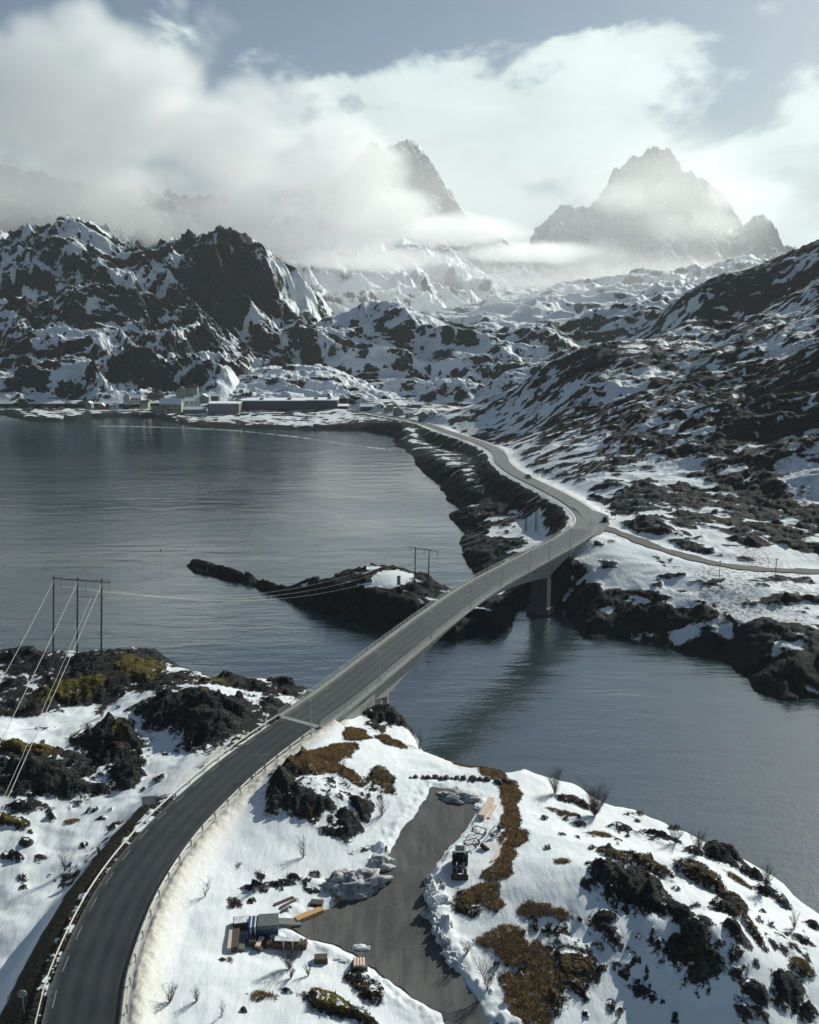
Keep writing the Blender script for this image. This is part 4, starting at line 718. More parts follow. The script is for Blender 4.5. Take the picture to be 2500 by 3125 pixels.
pier = shaft('pier', S_PIER2, 0, 3.0, 5.2, 2.0, zt2 + .1, M_PCONC, 1.06); shaft('pier_footing', S_PIER2, 0, 4.6, 7.2, -2, 2.0, M_DCONC, 1.04)
sweep('abutment', S_ABUT1 - 1, S_PIER1 - 8, lambda s: [(4.2, -.6), (4.2, -9.5), (-4.2, -9.5), (-4.2, -.6)], M_CONC)
sweep('abutment', S_ABUT2 - 7, S_ABUT2 + 2.5, lambda s: [(4.2, -.62), (4.2, -10), (-4.2, -10), (-4.2, -.62)], M_CONC)
rp = MB().box((0, 0, .55), (.09, .09, 1.0)).mesh('railing_post', M_STEEL)
for sg in (1, -1):
    s0, s1 = S_ABUT1 - 1, S_ABUT2 + 3
    for zz, rr in ((1.25, .055), (.85, .035), (.52, .035)):
        MB().tube([road_at(s, sg * 4.7, zz)[0] - B0 for s in np.arange(s0, s1, 2.0)], rr, 6).build('handrail', M_RAIL, bridge)
    for s in np.arange(s0, s1, 2.0):
        p, a = road_at(s, sg * 4.7, .16); q = link('railing_post', rp, bridge); q.location = p - B0; q.rotation_euler = (0, 0, a)
# lamp posts on the right-hand parapet
def street_lamp(s, label):
    p, a = road_at(s, -4.85, .1); root = empty('street_lamp', p, a); tag(root, label, 'street lamp', 'lamp posts along the bridge parapet')
    MB().tube([(0, 0, 0), (0, 0, 6.4)], .075, 8, .045).build('pole', M_STEEL, root); MB().box((0, 0, .06), (.3, .3, .12)).build('base_plate', M_STEEL, root)
    MB().tube([(0, 0, 6.35), (0, .25, 6.5), (0, .7, 6.55)], .035, 6).build('arm', M_STEEL, root); MB().box((0, .85, 6.54), (.16, .45, .09)).build('lamp_head', M_STEEL, root)
ORD = ['first', 'second', 'third', 'fourth', 'fifth', 'sixth', 'seventh', 'eighth', 'ninth', 'tenth', 'eleventh', 'twelfth', 'thirteenth', 'fourteenth', 'fifteenth']
for i_, (px, py) in enumerate([(950, 2255), (1136, 2100), (1286, 1978), (1407, 1885), (1507, 1817), (1592, 1762), (1663, 1730), (1725, 1693), (1779, 1654), (1826, 1617)]): street_lamp(road_s(px - 60, py - 30), f'{ORD[i_]} thin grey lamp post on the bridge, counted from the headland end')

# ------------------------------------------------------------------ yard
def yard_mat():
    m = bpy.data.materials.new('yard_gravel'); m.use_nodes = True; T = NT(m.node_tree); b = T.N['Principled BSDF']; g = T.n('ShaderNodeNewGeometry').outputs['Position']
    mp = T.n('ShaderNodeMapping'); mp.inputs['Rotation'].default_value = (0, 0, R(18)); mp.inputs['Scale'].default_value = (1, .16, 1); T.L.new(g, mp.inputs[0])
    n = T.noise(g, .16, 5, .6); n2 = T.noise(g, 5, 4, .7); n3 = T.noise(mp.outputs[0], .9, 5, .6, .3)
    c = T.mix(T.ramp(T.m('ADD', T.m('MULTIPLY', n3, .6), T.m('MULTIPLY', n, .4)), .38, .66), (.030, .034, .036), (.120, .118, .112))
    c = T.mix(T.ramp(n2, .35, .75), c, (.10, .097, .09)); T.L.new(c, b.inputs['Base Color']); b.inputs['Roughness'].default_value = .85
    T.L.new(T.bump(T.m('ADD', n2, T.m('MULTIPLY', n3, 1.2)), .4, .06), b.inputs['Normal']); return m
outl = []
for a, b_ in zip(DRIVE, DRIVE[1:] + DRIVE[:1]):
    n = max(1, int(np.hypot(*(b_ - a)) / .7)); outl += [a + (b_ - a) * k / n for k in range(n)]
outl = np.array(outl); cen = outl.mean(0); nx = fbm(outl[:, 0], outl[:, 1], 2.6, 3, 301); ny = fbm(outl[:, 0], outl[:, 1], 2.6, 3, 302); outl = outl + np.c_[nx, ny] * .9
gx, gy = np.meshgrid(np.arange(outl[:, 0].min(), outl[:, 0].max(), 1.6), np.arange(outl[:, 1].min(), outl[:, 1].max(), 1.6)); gx = gx.ravel(); gy = gy.ravel(); kk = poly_sd(gx, gy, outl) > .8
pts = [Vector(p) for p in outl] + [Vector((a, b_)) for a, b_ in zip(gx[kk], gy[kk])]; no = len(outl)
V2, E2, F2, *_ = mgeo.delaunay_2d_cdt(pts, [(i, (i + 1) % no) for i in range(no)], [], 1, 1e-5)
vx = np.array([v[0] for v in V2]); vy = np.array([v[1] for v in V2]); vz = near_base(vx, vy) + .05 * fbm(vx, vy, 6, 2, 303)
mb = MB(); mb.add(list(zip(vx, vy, vz + .02)), F2); yd = mb.build('gravel_yard', yard_mat(), smooth=True); tag(yd, kind='structure')
def yard_z(x, y): return float(near_base(np.array([x]), np.array([y]))[0]) + .03
def yard_pt(px, py):
    z = 15.
    for _ in range(10): p = at_z(px, py, z); z = yard_z(p[0], p[1])
    return np.array([p[0], p[1], z])
# ------------------------------------------------------------------ power lines
M_WOOD = pmat('tarred_pole', (.040, .036, .032), .85, nscale=3, namp=.3); M_WIRE = pmat('aluminium_wire', (.62, .60, .55), .35, .35, 1, .05); M_DWIRE = pmat('far_wire', (.22, .22, .22), .6)
M_GLASSI = pmat('insulator_glass', (.10, .12, .12), .25)
def pole_frame(bases, tops, arm, label, brace=None, rad=.17, ins=0, twin=False):
    """free-standing frame of poles; bases and tops are world points"""
    c = np.mean(bases, 0); root = empty('power_pole_frame', c); tag(root, label, 'power pole')
    for b, t in zip(bases, tops):
        for dx in ((-.28, .28) if twin else (0,)):
            MB().tube([b - c + [dx, 0, -.6], t - c + [dx, 0, 0]], rad, 8, rad * .75).build('pole', M_WOOD, root)
    A = [np.array(a) - c for a in arm]; bar = MB().tube(A, .11, 6).build('crossarm', M_WOOD, root)
    for i in range(ins):
        p = A[0] + (A[1] - A[0]) * (.12 + .86 * i / max(1, ins - 1)); MB().tube([p, p - [0, 0, 1.7]], .06, 6).build('insulator', M_GLASSI, bar)
    if brace: MB().tube([np.array(brace[0]) - c, np.array(brace[1]) - c], .07, 6).build('brace', M_WOOD, root)
    return root
def wire(pts, r, label, sag=0.0, mat=None, group='power cables', n=24):
    a, b = np.array(pts[0], float), np.array(pts[-1], float); t = np.linspace(0, 1, n)[:, None]; P = a + (b - a) * t; P[:, 2] -= (4 * sag * t * (1 - t))[:, 0]
    o = MB().tube(P - a, r, 5).build('power_cable', mat or M_WIRE); o.location = a; tag(o, label, 'cable', group); return o
Lb = [on_near(162, 2012), on_near(235, 2004), on_near(309, 1998)]
def top_of(b, px, py): return at_y(px, py, b[1])
Lt = [top_of(Lb[0], 164, 1757), top_of(Lb[1], 237, 1761), top_of(Lb[2], 311, 1766)]
arm = [Lt[0] - [0, 0, .6], Lt[2] + (Lt[2] - Lt[0]) * .17 - [0, 0, .7]]
pole_frame(Lb, Lt, arm, 'three dark wooden poles joined by a crossarm on the mossy headland', (Lt[1] - [0, 0, 4.3], Lt[2] - [0, 0, 4.3]), .2, 3)
for i, (px, py) in enumerate([(0, 2065), (0, 2245), (0, 2462)]):
    a = Lt[i] - [0, 0, 1.0]; m_ = at_z(px, py, 29.0); wire([a, a + (m_ - a) * 2.1], .055, ['pale cable slanting down from the outermost seaward pole of the wooden frame', 'pale cable slanting down from the middle pole of the wooden frame', 'pale cable slanting down from the road-side pole of the wooden frame'][i], 1.0)
a = Lt[1] * .5 + Lt[2] * .5 - [0, 0, 4.3]; m_ = at_z(0, 2440, 26.0); wire([a, a + (m_ - a) * 1.9], .035, 'thinner pale cable running from the brace below the wooden crossarm', .8)
Ib = [on_far(1266, 1788), on_far(1307, 1797)]; It = [top_of(Ib[0], 1268, 1670), top_of(Ib[1], 1310, 1677)]
ia = [It[0] + (It[0] - It[1]) * .6 - [0, 0, .2], It[1] + (It[1] - It[0]) * .65 - [0, 0, .2]]
pole_frame(Ib, It, ia, 'two dark poles with a crossarm standing on the dark islet', None, .2, 3)
for k in range(3): wire([arm[0] + (arm[1] - arm[0]) * (.12 + .43 * k) - [0, 0, 1.7], ia[0] + (ia[1] - ia[0]) * (.1 + .4 * k) - [0, 0, 1.7]], .020, f'{["seaward", "middle", "bridge-side"][k]} thin cable sagging over the water between headland and islet poles', 7.0)
Fb = [on_far(1605, 1622), on_far(1637, 1621), on_far(1669, 1618)]; Ft = [top_of(Fb[i], *q) for i, q in enumerate([(1606, 1533), (1638, 1527), (1670, 1531)])]
fa = [Ft[0] + (Ft[0] - Ft[2]) * .12 - [0, 0, .3], Ft[2] + (Ft[2] - Ft[0]) * .12 - [0, 0, .3]]
pole_frame(Fb, Ft, fa, 'row of twin wooden poles on the snowy flat inside the road bend', None, .17, 3, True)
for k in range(3): wire([ia[0] + (ia[1] - ia[0]) * (.1 + .4 * k) - [0, 0, 1.7], fa[0] + (fa[1] - fa[0]) * (.1 + .4 * k) - [0, 0, 1.7]], .03, f'{["seaward", "middle", "bridge-side"][k]} thin dark cable between the islet poles and the shore poles', 3.0, M_DWIRE)
Hb = [on_far(2138, 1092), on_far(2160, 1095)]; Ht = [b + [0, 0, 10] for b in Hb]; ha = [Ht[0] + (Ht[0] - Ht[1]) * .5 - [0, 0, .3], Ht[1] + (Ht[1] - Ht[0]) * .5 - [0, 0, .3]]
pole_frame(Hb, Ht, ha, 'small pair of poles on the crest of the snowy hillside', None, .2, 0)
for k in range(3): wire([fa[0] + (fa[1] - fa[0]) * (.1 + .4 * k), ha[0] + (ha[1] - ha[0]) * (.1 + .4 * k)], .035, f'{["seaward", "middle", "road-side"][k]} thin cable climbing the snowy hillside to the crest poles', 9.0, M_WIRE)
def single_pole(px, py, hpx, label, far=True):
    b = on_far(px, py) if far else on_near(px, py); h = hpx * b[1] / (FPX * ray(px, py)[1]); root = empty('wooden_pole', b); tag(root, label, 'pole', 'single poles by the gravel track')
    MB().tube([(0, 0, -.5), (0, 0, h)], .12, 8, .09).build('pole', M_WOOD, root); MB().box((0, 0, h - .4), (1.3, .1, .1)).build('crossarm', M_WOOD, root)
single_pole(2194, 1772, 62, 'single dark pole on the slope below the gravel track'); single_pole(2366, 1757, 54, 'single dark pole beside the gravel track by the brown bank')
# sea mark
b = at_z(494, 1738, 0); root = empty('sea_mark', b); tag(root, 'slender sea mark pole with a small top box standing in the bay', 'sea mark')
h = 60 * b[1] / (FPX * ray(494, 1738)[1]); MB().tube([(0, 0, -1), (0, 0, h)], .11, 8, .07).build('pole', M_STEEL, root); MB().box((0, 0, h), (.55, .55, .7)).build('top_mark', M_WOOD, root)
# signs
M_SIGN = pmat('sign_back', (.40, .41, .40), .5, .3); M_WHITE = pmat('white_paint', (.72, .72, .70), .5); M_BLACK = pmat('black_paint', (.02, .02, .02), .6)
def sign(b, hgt, w, h, rz, label, round_=False, mat=None):
    root = empty('road_sign', b, rz); tag(root, label, 'sign'); MB().tube([(0, 0, -.4), (0, 0, hgt)], .05, 8).build('post', M_STEEL, root)
    if round_:
        n = 28; mb = MB(); mb.add([(w / 2 * cos(2 * pi * k / n), y, hgt - .2 + w / 2 * sin(2 * pi * k / n)) for y in (-.04, -.08) for k in range(n)], [tuple(range(n)), tuple(range(n, 2 * n))[::-1]] + [(k, n + k, n + (k + 1) % n, (k + 1) % n) for k in range(n)]); mb.build('panel', mat or M_SIGN, root)
    else: MB().box((0, -.07, hgt - h / 2), (w, .05, h)).box((0, -.045, hgt - h * .25), (w * .9, .03, .05)).box((0, -.045, hgt - h * .75), (w * .9, .03, .05)).build('panel', mat or M_SIGN, root)
sign(on_near(457, 2488), 3.1, 1.9, 1.3, R(8), 'rectangular sign seen from behind on the snowy bank left of the road')
sign(on_near(75, 3095), 2.6, .95, .9, R(5), 'round sign on a post beside the dark roadside bank', True, M_SIGN)
p, a = road_at(road_s(812, 2355), -5.1); p = np.array([p[0], p[1], ground(p[0], p[1])]); sign(p, 3.0, 2.4, .35, R(20), 'narrow horizontal sign on a post outside the guardrail by the bridge')
b = on_far(1217, 1792); root = empty('marker_board', b); tag(root, 'tall white marker board with dark marks on the islet slope', 'marker board')
k = b[1] / (FPX * ray(1217, 1792)[1]); MB().box((0, 0, 1.9), (1.1, .12, 3.0)).build('panel', M_WHITE, root)
for zz in (1.0, 1.95, 2.9): MB().box((0, -.075, zz), (.55, .03, .42)).build('mark', M_BLACK, root)
for sx in (-.4, .4): MB().box((sx, .1, .8), (.1, .1, 2.4)).build('leg', M_WOOD, root)

# ------------------------------------------------------------------ village by the bay
M_SNOWROOF = pmat('snow_roof', (.82, .84, .86), .7, nscale=.6, namp=.06); M_DARKROOF = pmat('dark_roof', (.06, .06, .062), .7, nscale=1, namp=.3); M_REDROOF = pmat('rust_roof', (.13, .065, .042), .75, nscale=1, namp=.25)
M_W = {'white': pmat('white_boards', (.62, .62, .58), .7), 'grey': pmat('grey_boards', (.20, .21, .215), .75), 'cream': pmat('cream_boards', (.42, .38, .28), .75), 'dark': pmat('dark_boards', (.035, .045, .05), .75), 'red': pmat('red_boards', (.20, .045, .03), .75), 'teal': pmat('metal_cladding', (.032, .050, .058), .55, nscale=.3, namp=.3)}
M_PANE = pmat('window_glass', (.02, .025, .03), .12); M_TRIM = pmat('white_trim', (.65, .65, .63), .6)
def house(px, py, wpx, hpx, depth, wall, roof, label, name='house', gable_side=False, flat=False, windows=(3, 2), rz=0.0, group=None, chimney=False, zfix=None, Yfix=None):
    b = on_far(px, py) if Yfix is None else at_y(px, py, Yfix); k = b[1] / (FPX * ray(px, py)[1]); w = wpx * k; h = hpx * k
    z = b[2] if zfix is None else zfix; root = empty(name, (b[0], b[1] + depth / 2, z), rz); tag(root, label, 'house' if name == 'house' else 'building', group)
    wh = h * (.86 if flat else .62); mb = MB(); mb.box((0, 0, wh / 2 - 1.0), (w, depth, wh + 2.0))
    if not flat:
        if gable_side: mb.prism([(-w / 2, wh), (w / 2, wh), (0, h - .15)], -depth / 2, depth / 2)
        else: mb.add([(x, y, zz) for x in (-w / 2, w / 2) for y, zz in ((-depth / 2, wh), (depth / 2, wh), (0, h - .15))], [(0, 1, 2), (3, 5, 4), (0, 2, 5, 3), (1, 4, 5, 2)])
    mb.build('wall', M_W[wall], root)
    r = MB()
    if flat: r.box((0, 0, wh + .25), (w + .5, depth + .5, .5))
    elif gable_side:
        sl = math.atan2(h - wh, w / 2); L = math.hypot(w / 2, h - wh) + .5
        for sg in (-1, 1): r.box((sg * w / 4, 0, (wh + h) / 2 + .05), (L, depth + .8, .22), ry=sg * sl)
    else:
        sl = math.atan2(h - wh, depth / 2); L = math.hypot(depth / 2, h - wh) + .5
        for sg in (-1, 1): r.box((0, sg * depth / 4, (wh + h) / 2 + .05), (w + .8, L, .22), rx=-sg * sl)
    rf_ = r.build('roof', roof, root)
    if chimney: MB().box((w * .2, 0, h + .2), (.8, .8, 1.8)).build('chimney', M_CONC, rf_)
    nx, nz = windows; ws = min(1.3, w / (nx * 2.2)); hs = min(1.4, wh / (nz * 2.0))
    wm = MB().box((0, 0, 0), (ws + .25, .06, hs + .25)).mesh('window', M_TRIM); pm = MB().box((0, -.05, 0), (ws, .05, hs)).mesh('pane', M_PANE)
    for i in range(nx):
        for j in range(nz):
            q = link('window', wm, root); q.location = (-w / 2 + w * (i + .5) / nx, -depth / 2 - .03, wh * (j + .55) / nz); link('pane', pm, q)
    return root
HG = 'houses by the bay'
house(521, 1258, 66, 40, 10, 'cream', M_SNOWROOF, 'large pale cream house with a snowy roof at the water edge', windows=(6, 2), group=HG)
house(404, 1228, 54, 24, 9, 'white', M_SNOWROOF, 'long white house below the cliffs with a row of windows', windows=(6, 1), group=HG, Yfix=818)
house(388, 1224, 16, 22, 8, 'white', M_DARKROOF, 'narrow white gable house next to the long white house', gable_side=True, windows=(2, 2), group=HG, Yfix=814)
house(592, 1262, 66, 20, 9, 'grey', M_SNOWROOF, 'low grey quayside shed between the cream house and the warehouse', 'shed', windows=(4, 1), group=HG)
house(586, 1238, 44, 24, 9, 'white', M_SNOWROOF, 'white house with a snow-covered roof above the low grey shed', windows=(3, 1), group=HG, Yfix=822)
house(585, 1200, 34, 24, 8, 'grey', M_REDROOF, 'house with a rust-orange roof high on the slope', windows=(3, 1), group=HG, chimney=True, Yfix=850)
house(553, 1206, 30, 24, 8, 'grey', M_DARKROOF, 'grey house with a dark roof beside the rust-roofed house', gable_side=True, windows=(2, 2), group=HG, Yfix=846)
house(311, 1250, 18, 18, 6, 'red', M_SNOWROOF, 'small red boathouse with white trim on the shore', gable_side=True, windows=(2, 1), group=HG)
house(484, 1264, 42, 17, 7, 'grey', M_DARKROOF, 'low grey boathouse at the foot of the cream house', windows=(2, 1), group=HG)
house(947, 1237, 24, 15, 7, 'dark', M_DARKROOF, 'small dark cabin on the knoll above the long factory', windows=(2, 1), group=HG)
house(1128, 1253, 56, 18, 9, 'dark', M_SNOWROOF, 'dark low house where the shore road meets the factory', windows=(4, 1), group=HG)
house(1216, 1270, 32, 26, 8, 'grey', M_DARKROOF, 'grey gabled house inland of the shore road bend', gable_side=True, windows=(2, 2), group=HG)
house(1250, 1275, 26, 22, 8, 'cream', M_SNOWROOF, 'pale house with snowy roof between two grey houses', windows=(2, 2), group=HG)
house(1292, 1283, 30, 24, 8, 'grey', M_DARKROOF, 'grey house nearest the hillside thicket', gable_side=True, windows=(2, 2), group=HG)
house(1271, 1244, 32, 15, 8, 'dark', M_SNOWROOF, 'dark cabin with white roof behind the row of grey houses', windows=(3, 1), group=HG)
for i_, (px, py, w_, h_, wl, rf__, lb) in enumerate([(345, 1246, 20, 15, 'white', M_SNOWROOF, 'small white cottage between the red boathouse and the long white house'), (270, 1240, 18, 14, 'grey', M_SNOWROOF, 'small grey cottage just past the red boathouse'), (440, 1240, 24, 17, 'cream', M_DARKROOF, 'cream cottage between the long white house and the cream house'), (620, 1222, 26, 18, 'grey', M_SNOWROOF, 'grey cottage uphill of the two-storey warehouse'), (655, 1218, 22, 16, 'dark', M_SNOWROOF, 'dark cottage at the foot of the snowy knoll'), (1160, 1246, 24, 14, 'white', M_SNOWROOF, 'low white cottage beside the dark low house'), (1190, 1256, 20, 16, 'cream', M_DARKROOF, 'cream cottage on the bend above the shore road'), (1320, 1272, 24, 18, 'white', M_SNOWROOF, 'white cottage under the hillside thicket')]):
    house(px, py, w_, h_, 7, wl, rf__, lb, windows=(2, 1), group=HG, gable_side=bool(i_ % 2), Yfix=None if px > 1000 else 812 + (1248 - py) * .5)
house(682, 1264, 96, 36, 20, 'grey', M_SNOWROOF, 'grey two-storey warehouse beside the long factory', 'warehouse', flat=True, windows=(10, 2))
# long factory: three blocks with snowy flat roofs and a lower wing
fb = at_y(900, 1281, 800.0); kf = fb[1] / (FPX * ray(900, 1281)[1]); FX = lambda px: (px - 900) * kf
fac = empty('factory', (fb[0], fb[1], 2.6)); tag(fac, 'long dark windowless factory hall with snowy roofs on the quay', 'factory')
Hf = 37 * kf
for (x0, x1, hh, dp) in [(742, 936, 1.0, 26), (937.5, 1030, 1.04, 26), (1031, 1062, .55, 18)]:
    w = FX(x1) - FX(x0); c = (FX(x1) + FX(x0)) / 2; MB().box((c, dp / 2, Hf * hh / 2 - 1), (w, dp, Hf * hh + 2)).build('wall', M_W['teal'], fac)
    rf_ = MB().box((c, dp / 2, Hf * hh + .35), (w + .4, dp + .4, .7)).build('roof', M_SNOWROOF, fac)
    for q in range(2 if w > 20 else 0): MB().box((c - w * .22 + q * w * .44, dp * .3, Hf * hh + 1.3), (3.2, 3.2, 1.6)).build('roof_vent', M_W['dark'], rf_)
MB().box((FX(736), 8, Hf * .55 - 1), (FX(741.5) - FX(730), 16, Hf * 1.1 + 2)).build('stair_block', M_W['white'], fac)
for i in range(16): MB().box((FX(760 + i * 18), -.06, Hf * .5), (.25, .14, Hf * .92)).build('cladding_rib', M_W['dark'], fac)
for px in (800, 960, 1040): MB().box((FX(px), -.1, 1.9), (4.2, .16, 3.8)).build('loading_door', M_W['grey'], fac)
qy = MB(); qx0, qx1 = FX(560), FX(1125); qy.box((fb[0] + (qx0 + qx1) / 2, fb[1] - 9, .9), (qx1 - qx0, 18.5, 3.2)); tag(qy.build('quay', M_SNOWROOF), kind='structure')
qf = MB(); qf.box((fb[0] + (qx0 + qx1) / 2, fb[1] - 18.5, .6), (qx1 - qx0 + .6, .6, 3.4)); tag(qf.build('quay_wall', M_DCONC), kind='structure')
# ------------------------------------------------------------------ things in the yard
def ppm(p, px, py): return float(p[1] / (FPX * ray(px, py)[1]))
M_PINE = pmat('fresh_pine', (.50, .30, .13), .75, nscale=4, namp=.2); M_PALE = pmat('pale_planks', (.66, .52, .42), .75, nscale=4, namp=.15); M_OLD = pmat('weathered_wood', (.085, .070, .055), .85, nscale=4, namp=.35); M_GREYW = pmat('grey_boards_weathered', (.16, .155, .145), .85, nscale=4, namp=.25)
M_BLUE = pmat('blue_steel', (.020, .070, .16), .5, nscale=1.5, namp=.2); M_TARP = pmat('grey_tarp', (.12, .125, .13), .6, nscale=2, namp=.3, bump=.5); M_STRAP = pmat('white_strap', (.65, .66, .66), .6); M_RUST = pmat('rusty_iron', (.05, .038, .03), .7, .3, 4, .4); M_RUBBER = pmat('black_rubber', (.012, .012, .013), .75); M_TRAC = pmat('dark_tractor_paint', (.018, .022, .024), .45); M_GLASS = pmat('cab_glass', (.015, .02, .025), .08); M_LAMP = pmat('lamp_glass', (.75, .75, .72), .2)
M_DIRTYSNOW = None
def snow_mat(name, col, dirt, nsc=.9):
    m = bpy.data.materials.new(name); m.use_nodes = True; T = NT(m.node_tree); b = T.N['Principled BSDF']; g = T.n('ShaderNodeNewGeometry').outputs['Position']
    n = T.noise(g, nsc, 5, .6); n2 = T.noise(g, 6, 4, .7); T.L.new(T.mix(T.ramp(T.m('ADD', T.m('MULTIPLY', n, .6), T.m('MULTIPLY', n2, .4)), .42, .62), col, dirt), b.inputs['Base Color'])
    b.inputs['Roughness'].default_value = .7; T.L.new(T.bump(T.m('ADD', n, T.m('MULTIPLY', n2, .4)), .7, .25), b.inputs['Normal']); return m
M_DIRTYSNOW = snow_mat('dirty_snow', (.55, .56, .57), (.14, .13, .125)); M_CLEANSNOW = snow_mat('ploughed_snow', (.80, .82, .84), (.55, .56, .57)); M_BOULDER = snow_mat('boulder_stone', (.10, .095, .085), (.03, .03, .03), 2.0)
def planks(p0, p1, nx, nz, pw, ph, mat, label, name='plank_stack', jitter=.06, zoff=0.0, snow=None, gap=.012, seed=1, cat='planks'):
    """stack of separate planks lying from p0 to p1"""
    rnd = random.Random(seed); p0 = np.array(p0); p1 = np.array(p1); d = p1 - p0; L = float(np.hypot(d[0], d[1])); a = math.atan2(d[1], d[0]); sl = math.atan2(d[2], L)
    c = (p0 + p1) / 2; c[2] += zoff; root = empty(name, c, a); tag(root, label, cat)
    pm = MB().box((0, 0, 0), (L, pw - gap, ph - gap)).mesh('plank', mat)
    for j in range(nz):
        for i in range(nx):
            q = link('plank', pm, root); q.location = (rnd.uniform(-1, 1) * jitter * L * .4, (i - (nx - 1) / 2) * pw + rnd.uniform(-1, 1) * .008, ph * (j + .5)); q.rotation_euler = (0, -sl, rnd.uniform(-1, 1) * jitter * .12)
    for x in (-L * .35, L * .35): MB().box((x, 0, -.05), (.1, nx * pw, .1)).build('bearer', M_OLD, root)
    if snow: MB().box((0, 0, nz * ph + .05), (L * .96, nx * pw * .9, .1)).build('snow_cover', M_CLEANSNOW, root)
    return root
planks(on_near(903, 2815), on_near(984, 2783), 5, 4, .18, .13, M_PINE, 'stack of fresh orange planks at the edge of the gravel yard', seed=2)
planks(on_near(835, 2823), on_near(918, 2825), 6, 3, .2, .16, M_GREYW, 'stack of grey boards between the blue container and the orange planks', seed=3)
planks(on_near(1469, 2503), on_near(1500, 2447), 5, 6, .19, .14, M_PALE, 'tall stack of pale pinkish planks beside the dry grass strip', seed=4)
planks(on_near(1492, 2500), on_near(1512, 2460), 3, 2, .16, .1, M_PALE, 'few pale loose planks leaning beside the tall pale stack', seed=5)
planks(on_near(1501, 2632), on_near(1545, 2560), 2, 1, .2, .16, M_PALE, 'long pale beam lying on snow beside the dry grass', 'beam', seed=6, cat='beam')
for i, (a, b_) in enumerate([((838, 2764), (896, 2740)), ((855, 2774), (902, 2749)), ((858, 2785), (888, 2772))]):
    planks(on_near(*a), on_near(*b_), 2, 1, .2, .2, M_OLD, ['upper dark weathered beam of three lying on the snow', 'middle dark weathered beam of three lying on the snow', 'shortest dark weathered beam of three lying on the snow'][i], 'beam', seed=7 + i, cat='beam')
planks(on_near(703, 2905), on_near(709, 2852), 3, 3, .22, .2, M_PALE, 'narrow stack of pale boards at the far corner of the junk', seed=11)
planks(on_near(718, 2908), on_near(722, 2850), 4, 4, .2, .18, M_OLD, 'stack of dark boards between two pale stacks', seed=12)
planks(on_near(738, 2905), on_near(742, 2862), 3, 2, .22, .2, M_GREYW, 'low stack of grey boards beside the dark boards', seed=13)
planks(on_near(1018, 2930), on_near(1040, 2926), 2, 1, .15, .08, M_STRAP, 'short white plank lying on shaded snow', 'plank_pair', seed=14); planks(on_near(1037, 2935), on_near(1058, 2935), 2, 1, .15, .08, M_STRAP, 'second short white plank lying on snow beside the first', 'plank_pair', seed=15)
planks(on_near(1018, 2752), on_near(1048, 2742), 4, 2, .16, .1, M_PINE, 'untidy heap of orange offcuts at the yard edge', seed=16, jitter=.9)
def crate(px, py, w, d, h, mat, label, rz=0.0, endmat=None):
    p = on_near(px, py); root = empty('crate', p, rz); tag(root, label, 'crate')
    MB().box((0, 0, h * .5), (w * .94, d * .94, h * .96)).build('body', mat, root)
    sm = MB().box((0, 0, 0), (w, .05, h * .26)).mesh('slat', mat)
    for y in (-d / 2, d / 2):
        for j in range(3): q = link('slat', sm, root); q.location = (0, y, h * (.18 + .32 * j))
    for x in (-w / 2, w / 2): MB().box((x, 0, h * .5), (.08, d, h)).build('end_board', endmat or mat, root)
    MB().box((0, 0, h + .04), (w * .95, d * .92, .08)).build('snow_cover', M_CLEANSNOW, root) if endmat is None and h > .6 else None
crate(967, 2762, 1.5, .9, .5, M_OLD, 'low dark crate on the snow above the orange planks', R(-8)); crate(980, 2936, 1.6, .9, .7, M_OLD, 'dark crate with white end boards on shaded snow', R(3), M_STRAP); crate(738, 2830, 1.9, 1.4, 1.0, M_OLD, 'dark timber crate behind the blue container', R(10))
# blue container
p = on_near(806, 2850); root = empty('blue_container', p, R(6)); tag(root, 'blue steel container with white straps under a grey tarp', 'container'); w, d, h = 3.5, 2.1, 1.6
MB().box((0, 0, h / 2 + .12), (w, d, h)).build('body', M_BLUE, root)
for i in range(12): MB().box((-w / 2 + .16 + i * (w - .32) / 11, -d / 2 - .03, h / 2 + .12), (.1, .06, h * .9)).build('rib', M_BLUE, root)
MB().box((.55, 0, h + .19), (w - 1.05, d + .1, .14)).box((.55, -d / 2 - .05, h - .02), (w - 1.05, .06, .4)).build('tarp', M_TARP, root)
for x in (-1.45, -.95): MB().box((x, 0, h + .15), (.16, d + .12, .06)).box((x, -d / 2 - .08, h * .7), (.16, .04, h * .7)).build('strap', M_STRAP, root)
for x in (-1.5, 1.5): MB().box((x, 0, .06), (.2, d, .14)).build('skid', M_RUST, root)
